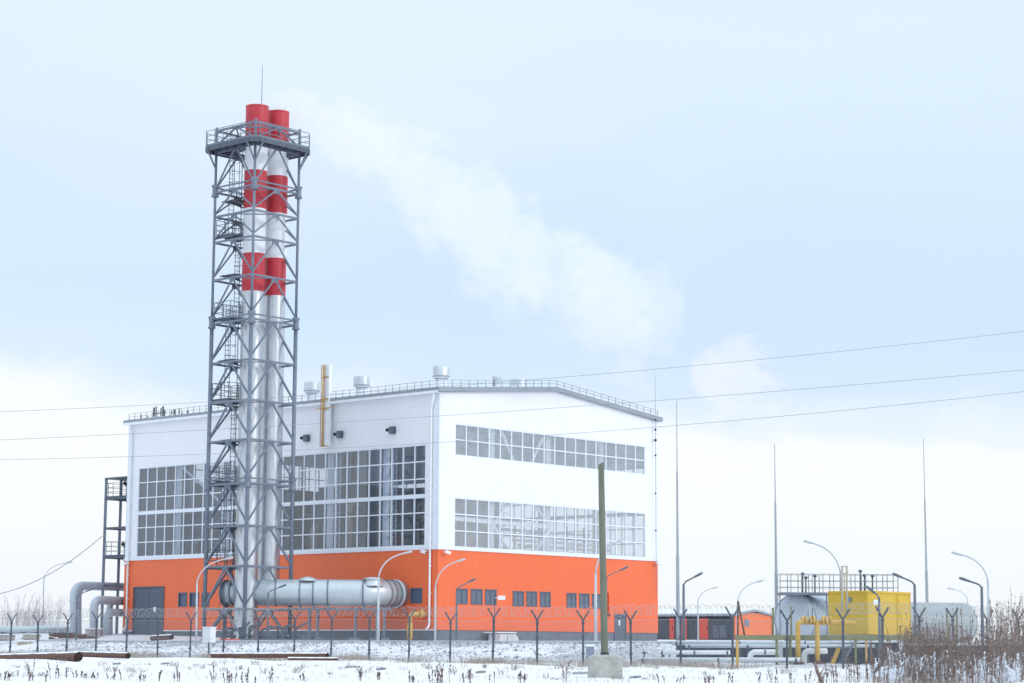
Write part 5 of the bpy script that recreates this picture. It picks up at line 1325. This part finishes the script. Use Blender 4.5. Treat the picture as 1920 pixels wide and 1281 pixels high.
# ------------------------------------------------------------------ vegetation
def stalk(g, p, H, lean, az, r=.012, twigs=6, seeds=10, seed_size=.03, m0=0, m1=1, curve=.3):
    d = Vector((math.cos(az), math.sin(az), 0)); n = 5; pts = []
    for i in range(n+1): u = i/n; pts.append(p+UP*H*u*(1-.12*lean*u)+d*H*lean*(u**1.6))
    g.cur = m0; g.tube(pts, [r*(1-.75*i/n) for i in range(n+1)], 3, False)
    def spot(u): i = min(n-1, int(u*n)); f = u*n-i; return pts[i].lerp(pts[i+1], f)
    ends = []
    for k in range(twigs):
        u = random.uniform(.3, .95); a = random.uniform(0, 6.28); L_ = H*random.uniform(.08, .22)*(1.15-u); q = spot(u); e = q+Vector((math.cos(a)*L_*.5, math.sin(a)*L_*.5, L_))
        g.tube([q, e], [r*.45, r*.2], 3, False); ends.append((q, e))
    g.cur = m1
    for k in range(seeds):
        if ends and random.random() < .65: q, e = random.choice(ends); c = q.lerp(e, random.uniform(.3, 1.05))
        else: c = spot(random.uniform(.62, 1.))
        s_ = seed_size*random.uniform(.5, 1.4); a = Vector((random.uniform(-1, 1), random.uniform(-1, 1), random.uniform(-.3, 1)))*s_; b = Vector((random.uniform(-1, 1), random.uniform(-1, 1), random.uniform(-1, 1)))*s_*.6
        g.quad(c-a, c+b, c+a, c-b)
    g.cur = 0
def clump(name, p, H, n, spread, label, cat, group, mats, twigs=7, seeds=14, ss=.03, r=.012, lean=.25):
    g = MB()
    for i in range(n):
        a = random.uniform(0, 6.28); q = p+Vector((math.cos(a), math.sin(a), 0))*spread*math.sqrt(random.random()); q.z = h(q.x, q.y)-.03
        stalk(g, q-p, H*random.uniform(.5, 1.), random.uniform(.02, lean), random.uniform(0, 6.28), r, twigs, seeds, ss)
    o = g.build(name, [M[m_] for m_ in mats], None); o.location = p; tag(o, label, cat, group); return o
# tall dry weeds at the right
tops = [(1572, 1226, 2), (1600, 1210, 3), (1640, 1190, 4), (1665, 1190, 4), (1690, 1165, 6), (1712, 1140, 7), (1727, 1135, 7), (1745, 1150, 8), (1760, 1160, 9), (1775, 1165, 9), (1790, 1172, 8), (1812, 1135, 6), (1830, 1170, 7), (1850, 1150, 7),
        (1866, 1112, 6), (1884, 1100, 7), (1893, 1120, 7), (1908, 1130, 7), (1922, 1115, 6), (1705, 1200, 6), (1733, 1195, 8), (1757, 1200, 9), (1800, 1205, 7), (1823, 1210, 7), (1845, 1200, 7), (1872, 1185, 7), (1900, 1180, 7), (1918, 1190, 7), (1680, 1225, 5), (1655, 1232, 4), (1625, 1238, 4), (1880, 1225, 6), (1770, 1225, 7), (1740, 1230, 7), (1710, 1235, 6)]
tops += [(1698, 1172, 6), (1722, 1160, 6), (1738, 1172, 7), (1752, 1168, 7), (1768, 1178, 7), (1784, 1186, 6), (1862, 1150, 6), (1876, 1140, 6), (1890, 1132, 6), (1902, 1150, 6), (1914, 1160, 6)]
for i, (px, yt, n) in enumerate(tops):
    Y_ = random.uniform(60, 74) if yt < 1190 else random.uniform(57.5, 64)
    p = gp(px, Y_); H = at(px, yt, Y_).z-p.z
    clump('tall_dry_weed', p, H*1.06, n*2+2, .5, 'tall brown dry weeds massed in the right foreground', 'weed', 'tall dry weeds in the right foreground', ('twig', 'twigd'), 11, 34, .028, .012, .18)
# snow laden low twigs among them
M['frost'] = M['snowcap']
for (px, yt) in ((1710, 1215), (1745, 1225), (1778, 1235), (1815, 1225), (1852, 1218), (1895, 1222), (1915, 1215), (1690, 1232), (1768, 1212), (1828, 1245), (1870, 1250), (1660, 1222), (1672, 1205), (1685, 1212), (1650, 1240), (1700, 1240), (1860, 1240), (1885, 1210), (1905, 1235), (1755, 1248), (1800, 1246), (1640, 1252), (1722, 1225), (1840, 1235)):
    Y_ = random.uniform(59, 66); p = gp(px, Y_); H = at(px, yt, Y_).z-p.z
    clump('snowy_shrub', p, H, 12, .45, 'low twiggy shrub loaded with snow among the right hand weeds', 'shrub', 'snow loaded shrubs among the weeds', ('snowcap', 'snowcap'), 9, 44, .045, .013, .5)
# weeds along the bottom edge and scattered over the snow
W_ = [(8, 1262), (18, 1256), (57, 1240), (63, 1262), (86, 1262), (103, 1248), (114, 1243), (120, 1258), (149, 1262), (160, 1266), (181, 1268), (208, 1264), (224, 1262), (265, 1262), (273, 1262), (298, 1258), (331, 1252), (340, 1260), (405, 1240), (428, 1262), (438, 1258), (461, 1256), (485, 1268), (506, 1250), (569, 1262),
      (680, 1262), (710, 1262), (770, 1262), (815, 1262), (822, 1258), (832, 1238), (836, 1244), (877, 1245), (925, 1262), (978, 1264), (1057, 1242), (1063, 1240), (1240, 1268), (1275, 1268), (1330, 1262), (1370, 1266), (1420, 1262), (1452, 1258), (1478, 1262), (1508, 1255), (1530, 1250), (1545, 1258), (1563, 1252)]
for (px, yt) in W_:
    Y_ = random.uniform(57.2, 60.5); p = gp(px, Y_); H = max(.2, at(px, yt-9, Y_).z-p.z)
    clump('dry_weed_sprig', p, H, random.choice((2, 2, 3, 5)), .12, 'short dry brown weed sprig poking through the foreground snow', 'weed', 'dry weed sprigs in the near snow', ('twig', 'twigd'), 8, 30, .028, .013, .3)
for k in range(110):
    px = random.uniform(10, 1500); Y_ = random.choice((random.uniform(62, 80), random.uniform(80, 96))); p = gp(px, Y_)
    if (p.x-F0.x)*FN.x+(p.y-F0.y)*FN.y > -1: continue
    clump('grass_tussock', p, random.uniform(.12, .34), random.randint(6, 16), random.uniform(.1, .24), 'small dead grass tussock in the open snow before the fence', 'grass', 'dead grass tussocks in the open snow', ('grass', 'twig'), 1, 4, .02, .008, .9)
# leaning dark branch
p = gp(1548, 60); g = MB(); g.tube([at(1545, 1290, 60), at(1532, 1258, 60), at(1528, 1243, 60.3)], [.06, .05, .035], 7); g.tube([at(1536, 1268, 60), at(1545, 1252, 60)], [.03, .01], 5); o = g.build('dead_branch', M['twigd'], None); tag(o, 'thick dark dead branch stuck in the snow left of the tall weeds', 'branch')
# sparse grass through the snow: uncountable
def grass(name, n, fn, hmin, hmax, label, w=.006):
    g = MB()
    for i in range(n):
        p = fn()
        if p is None: continue
        H = random.uniform(hmin, hmax); a = random.uniform(0, 6.28); L_ = H*random.uniform(.05, .5); d = Vector((math.cos(a), math.sin(a), 0)); s_ = Vector((random.uniform(-1, 1), random.uniform(-.4, .4), 0)).normalized()*w
        g.quad(p-s_, p+s_, p+d*L_+UP*H); 
    o = g.build(name, M['grass'], None); tag(o, label, 'grass', None, 'stuff')
cl_ = [(random.uniform(0, 1), random.gauss(0, 1)) for _ in range(160)]
def f1():
    u, v = random.choice(cl_); s_ = -6+u*62+random.gauss(0, .5); d = v*1.5+random.gauss(0, .5)-.6
    p = F0+FE*s_+FN*d; return Vector((p.x, p.y, h(p.x, p.y)-.02))
grass('fence_grass', 15000, f1, .08, .46, 'thin dead grass tufts in the snow along the foot of the fence', .007)
def f2():
    Y_ = random.uniform(57, 100); px = random.uniform(-10, 1930)
    if random.random() > .25+.75*(math.sin(px*.021)*math.sin(Y_*.4) > .2): return None
    p = gp(px, Y_); p.z -= .02; return p
grass('field_grass', 9000, f2, .04, .22, 'scattered tiny grass tips poking out of the snow field', .006)
def f3():
    px = 1930-460*random.random()**1.0; Y_ = random.uniform(57, 84)
    if random.random() > .6*sm(1440, 1720, px)*(.25+.75*(math.sin(px*.05)*math.sin(Y_*.9+px*.01) > -.1)): return None
    p = gp(px, Y_); p.z -= .02; return p
grass('right_grass', 3600, f3, .10, .42, 'dense dead grass between the tall weeds at the right', .007)
# rubble on the bank
g = MB()
for i in range(3400):
    s_ = random.uniform(-8, 46); d = random.uniform(2.5, 12.2)
    if random.random() < .35: d = random.uniform(2.5, 15)
    p = F0+FE*s_+FN*d; z = h(p.x, p.y); q = Vector((p.x, p.y, z)); r_ = random.uniform(.03, .10)*(1.4 if random.random() < .08 else 1)
    k = len(g.v)
    for v in ((1, 0, 0), (-1, 0, 0), (0, 1, 0), (0, -1, 0), (0, 0, .7), (0, 0, -.7)): g.v.append(tuple(q+Vector(v)*r_*random.uniform(.6, 1.3)))
    for f_ in ((0, 2, 4), (2, 1, 4), (1, 3, 4), (3, 0, 4)): g.f.append(tuple(k+a for a in f_)); g.mi.append(0); g.sm.append(False)
o = g.build('rubble', M['stone'], None); tag(o, 'grey rubble showing through the snow on the bank', 'rubble', None, 'stuff')
# far bare bushes at the left edge
def bush(px, Y_, H, n, label, spread=1.2):
    p = gp(px, Y_); g = MB()
    for i in range(n):
        a = random.uniform(0, 6.28); q = Vector((math.cos(a), math.sin(a), 0))*spread*random.random(); q.z = -.1
        stalk(g, q, H*random.uniform(.5, 1), random.uniform(.05, .35), a, .02, 12, 0)
    o = g.build('bare_bush', [M['twigp'], M['twigp']], None); o.location = p; tag(o, label, 'bush', 'bare pinkish bushes at the far left')
for px, H, lb in ((8, 1.5, 'low bare bush at the very left edge'), (32, 2.6, 'tallest bare pinkish bush near the left edge'), (52, 2.0, 'bare pinkish bush between the tallest one and the distant lamp'), (72, 2.3, 'bare pinkish bush directly left of the distant curved lamp'), (92, 2.5, 'bare pinkish bush right of the distant curved lamp')):
    bush(px, 186, H+1.4, 26, lb, 1.1)

# ------------------------------------------------------------------ smoke
def plume():
    keys = [(470, 197, 13), (505, 195, 20), (560, 210, 38), (640, 248, 72), (740, 318, 100), (840, 390, 118), (930, 452, 126), (1020, 508, 118), (1110, 556, 110), (1190, 575, 104), (1285, 590, 72)]
    YP_ = 149.; k = YP_/FPX; P = [at(x, y, YP_) for x, y, _ in keys]; Rr = [r*k for _, _, r in keys]
    x0, x1 = P[0].x, P[-1].x
    g = MB(); fine = []; rad = []
    for i in range(len(P)-1):
        for q in range(4): u = q/4; fine.append(P[i].lerp(P[i+1], u)); rad.append((Rr[i]*(1-u)+Rr[i+1]*u)*(1.5+.06*math.sin(i*5+q*1.7)))
    fine.append(P[-1]); rad.append(Rr[-1]*.8); fine = [p-Vector((x0, YP_, 0)) for p in fine]
    # rings kept upright (planes of constant x) so that the hull stays clean
    n = 20; base = 0
    for p, r in zip(fine, rad):
        for j in range(n): a = 2*math.pi*j/n; w = 1+.08*math.sin(3*a+p.x*.6); g.v.append((p.x, p.y+r*w*math.cos(a), p.z+r*w*math.sin(a)))
    for i in range(len(fine)-1):
        for j in range(n): a, b = i*n+j, i*n+(j+1) % n; g.f.append((a, b, b+n, a+n)); g.mi.append(0); g.sm.append(True)
    g.f.append(tuple(reversed(range(n)))); g.f.append(tuple((len(fine)-1)*n+j for j in range(n))); g.mi += [0, 0]; g.sm += [False, False]
    m = bpy.data.materials.new('white_smoke'); m.use_nodes = True; nt = m.node_tree; N = nt.nodes; L = nt.links; N.clear()
    out = N.new('ShaderNodeOutputMaterial'); vol = N.new('ShaderNodeVolumePrincipled'); vol.inputs['Color'].default_value = (.97, .94, .98, 1); vol.inputs['Anisotropy'].default_value = 0
    L.new(vol.outputs[0], out.inputs['Volume'])
    tc = N.new('ShaderNodeTexCoord'); sp = N.new('ShaderNodeSeparateXYZ'); L.new(tc.outputs['Object'], sp.inputs[0])
    def mm(op, a, b, cl=False):
        q = N.new('ShaderNodeMath'); q.operation = op; q.use_clamp = cl
        for i, v in enumerate((a, b)):
            if v is None: continue
            if isinstance(v, (int, float)): q.inputs[i].default_value = v
            else: L.new(v, q.inputs[i])
        return q.outputs[0]
    tt = mm('DIVIDE', sp.outputs[0], x1-x0)
    def curve(vals, lo, hi):
        c = N.new('ShaderNodeFloatCurve'); cv = c.mapping.curves[0]
        pts = [((p.x-x0)/(x1-x0), (v-lo)/(hi-lo)) for p, v in zip(P, vals)]
        while len(cv.points) < len(pts): cv.points.new(.5, .5)
        for q, (a, b) in zip(cv.points, pts): q.location = (a, b)
        c.mapping.update(); L.new(tt, c.inputs['Value']); return mm('ADD', mm('MULTIPLY', c.outputs[0], hi-lo), lo)
    zs = [p.z for p in P]; zc_ = curve(zs, min(zs)-1, max(zs)+1); rc = curve(Rr, 0, max(Rr)*1.1)
    dz = mm('SUBTRACT', sp.outputs[2], zc_); dist = mm('POWER', mm('ADD', mm('MULTIPLY', dz, dz), mm('MULTIPLY', sp.outputs[1], sp.outputs[1])), .5)
    u = mm('DIVIDE', dist, rc)
    def nz(s, d, off=0, r=.6):
        q = N.new('ShaderNodeTexNoise'); q.inputs['Scale'].default_value = s; q.inputs['Detail'].default_value = d; q.inputs['Roughness'].default_value = r; L.new(tc.outputs['Object'], q.inputs['Vector']); return q.outputs[0]
    w = mm('ADD', u, mm('MULTIPLY', mm('SUBTRACT', nz(.26, 3), .5), 3.0)); w = mm('ADD', w, mm('MULTIPLY', mm('SUBTRACT', nz(.75, 7), .5), 2.6))
    mr = N.new('ShaderNodeMapRange'); mr.interpolation_type = 'SMOOTHSTEP'; L.new(w, mr.inputs[0]); mr.inputs[1].default_value = .98; mr.inputs[2].default_value = .62; mr.inputs[3].default_value = 0; mr.inputs[4].default_value = 1
    edge = N.new('ShaderNodeMapRange'); edge.interpolation_type = 'SMOOTHSTEP'; L.new(u, edge.inputs[0]); edge.inputs[1].default_value = 1.42; edge.inputs[2].default_value = 1.15; edge.inputs[3].default_value = 0; edge.inputs[4].default_value = 1
    # denser where narrow: 1/radius
    den = mm('DIVIDE', .50, mm('ADD', rc, .35)); tail = N.new('ShaderNodeMapRange'); L.new(tt, tail.inputs[0]); tail.inputs[1].default_value = .9; tail.inputs[2].default_value = 1; tail.inputs[3].default_value = 1; tail.inputs[4].default_value = .3
    L.new(mm('MULTIPLY', mm('MULTIPLY', mm('MULTIPLY', mr.outputs[0], edge.outputs[0]), den), tail.outputs[0]), vol.inputs['Density'])
    o = g.build('smoke_plume', m, None); o.location = (x0, YP_, 0); tag(o, 'pale smoke plume drifting down to the right from the chimney tops', 'smoke plume')
plume()
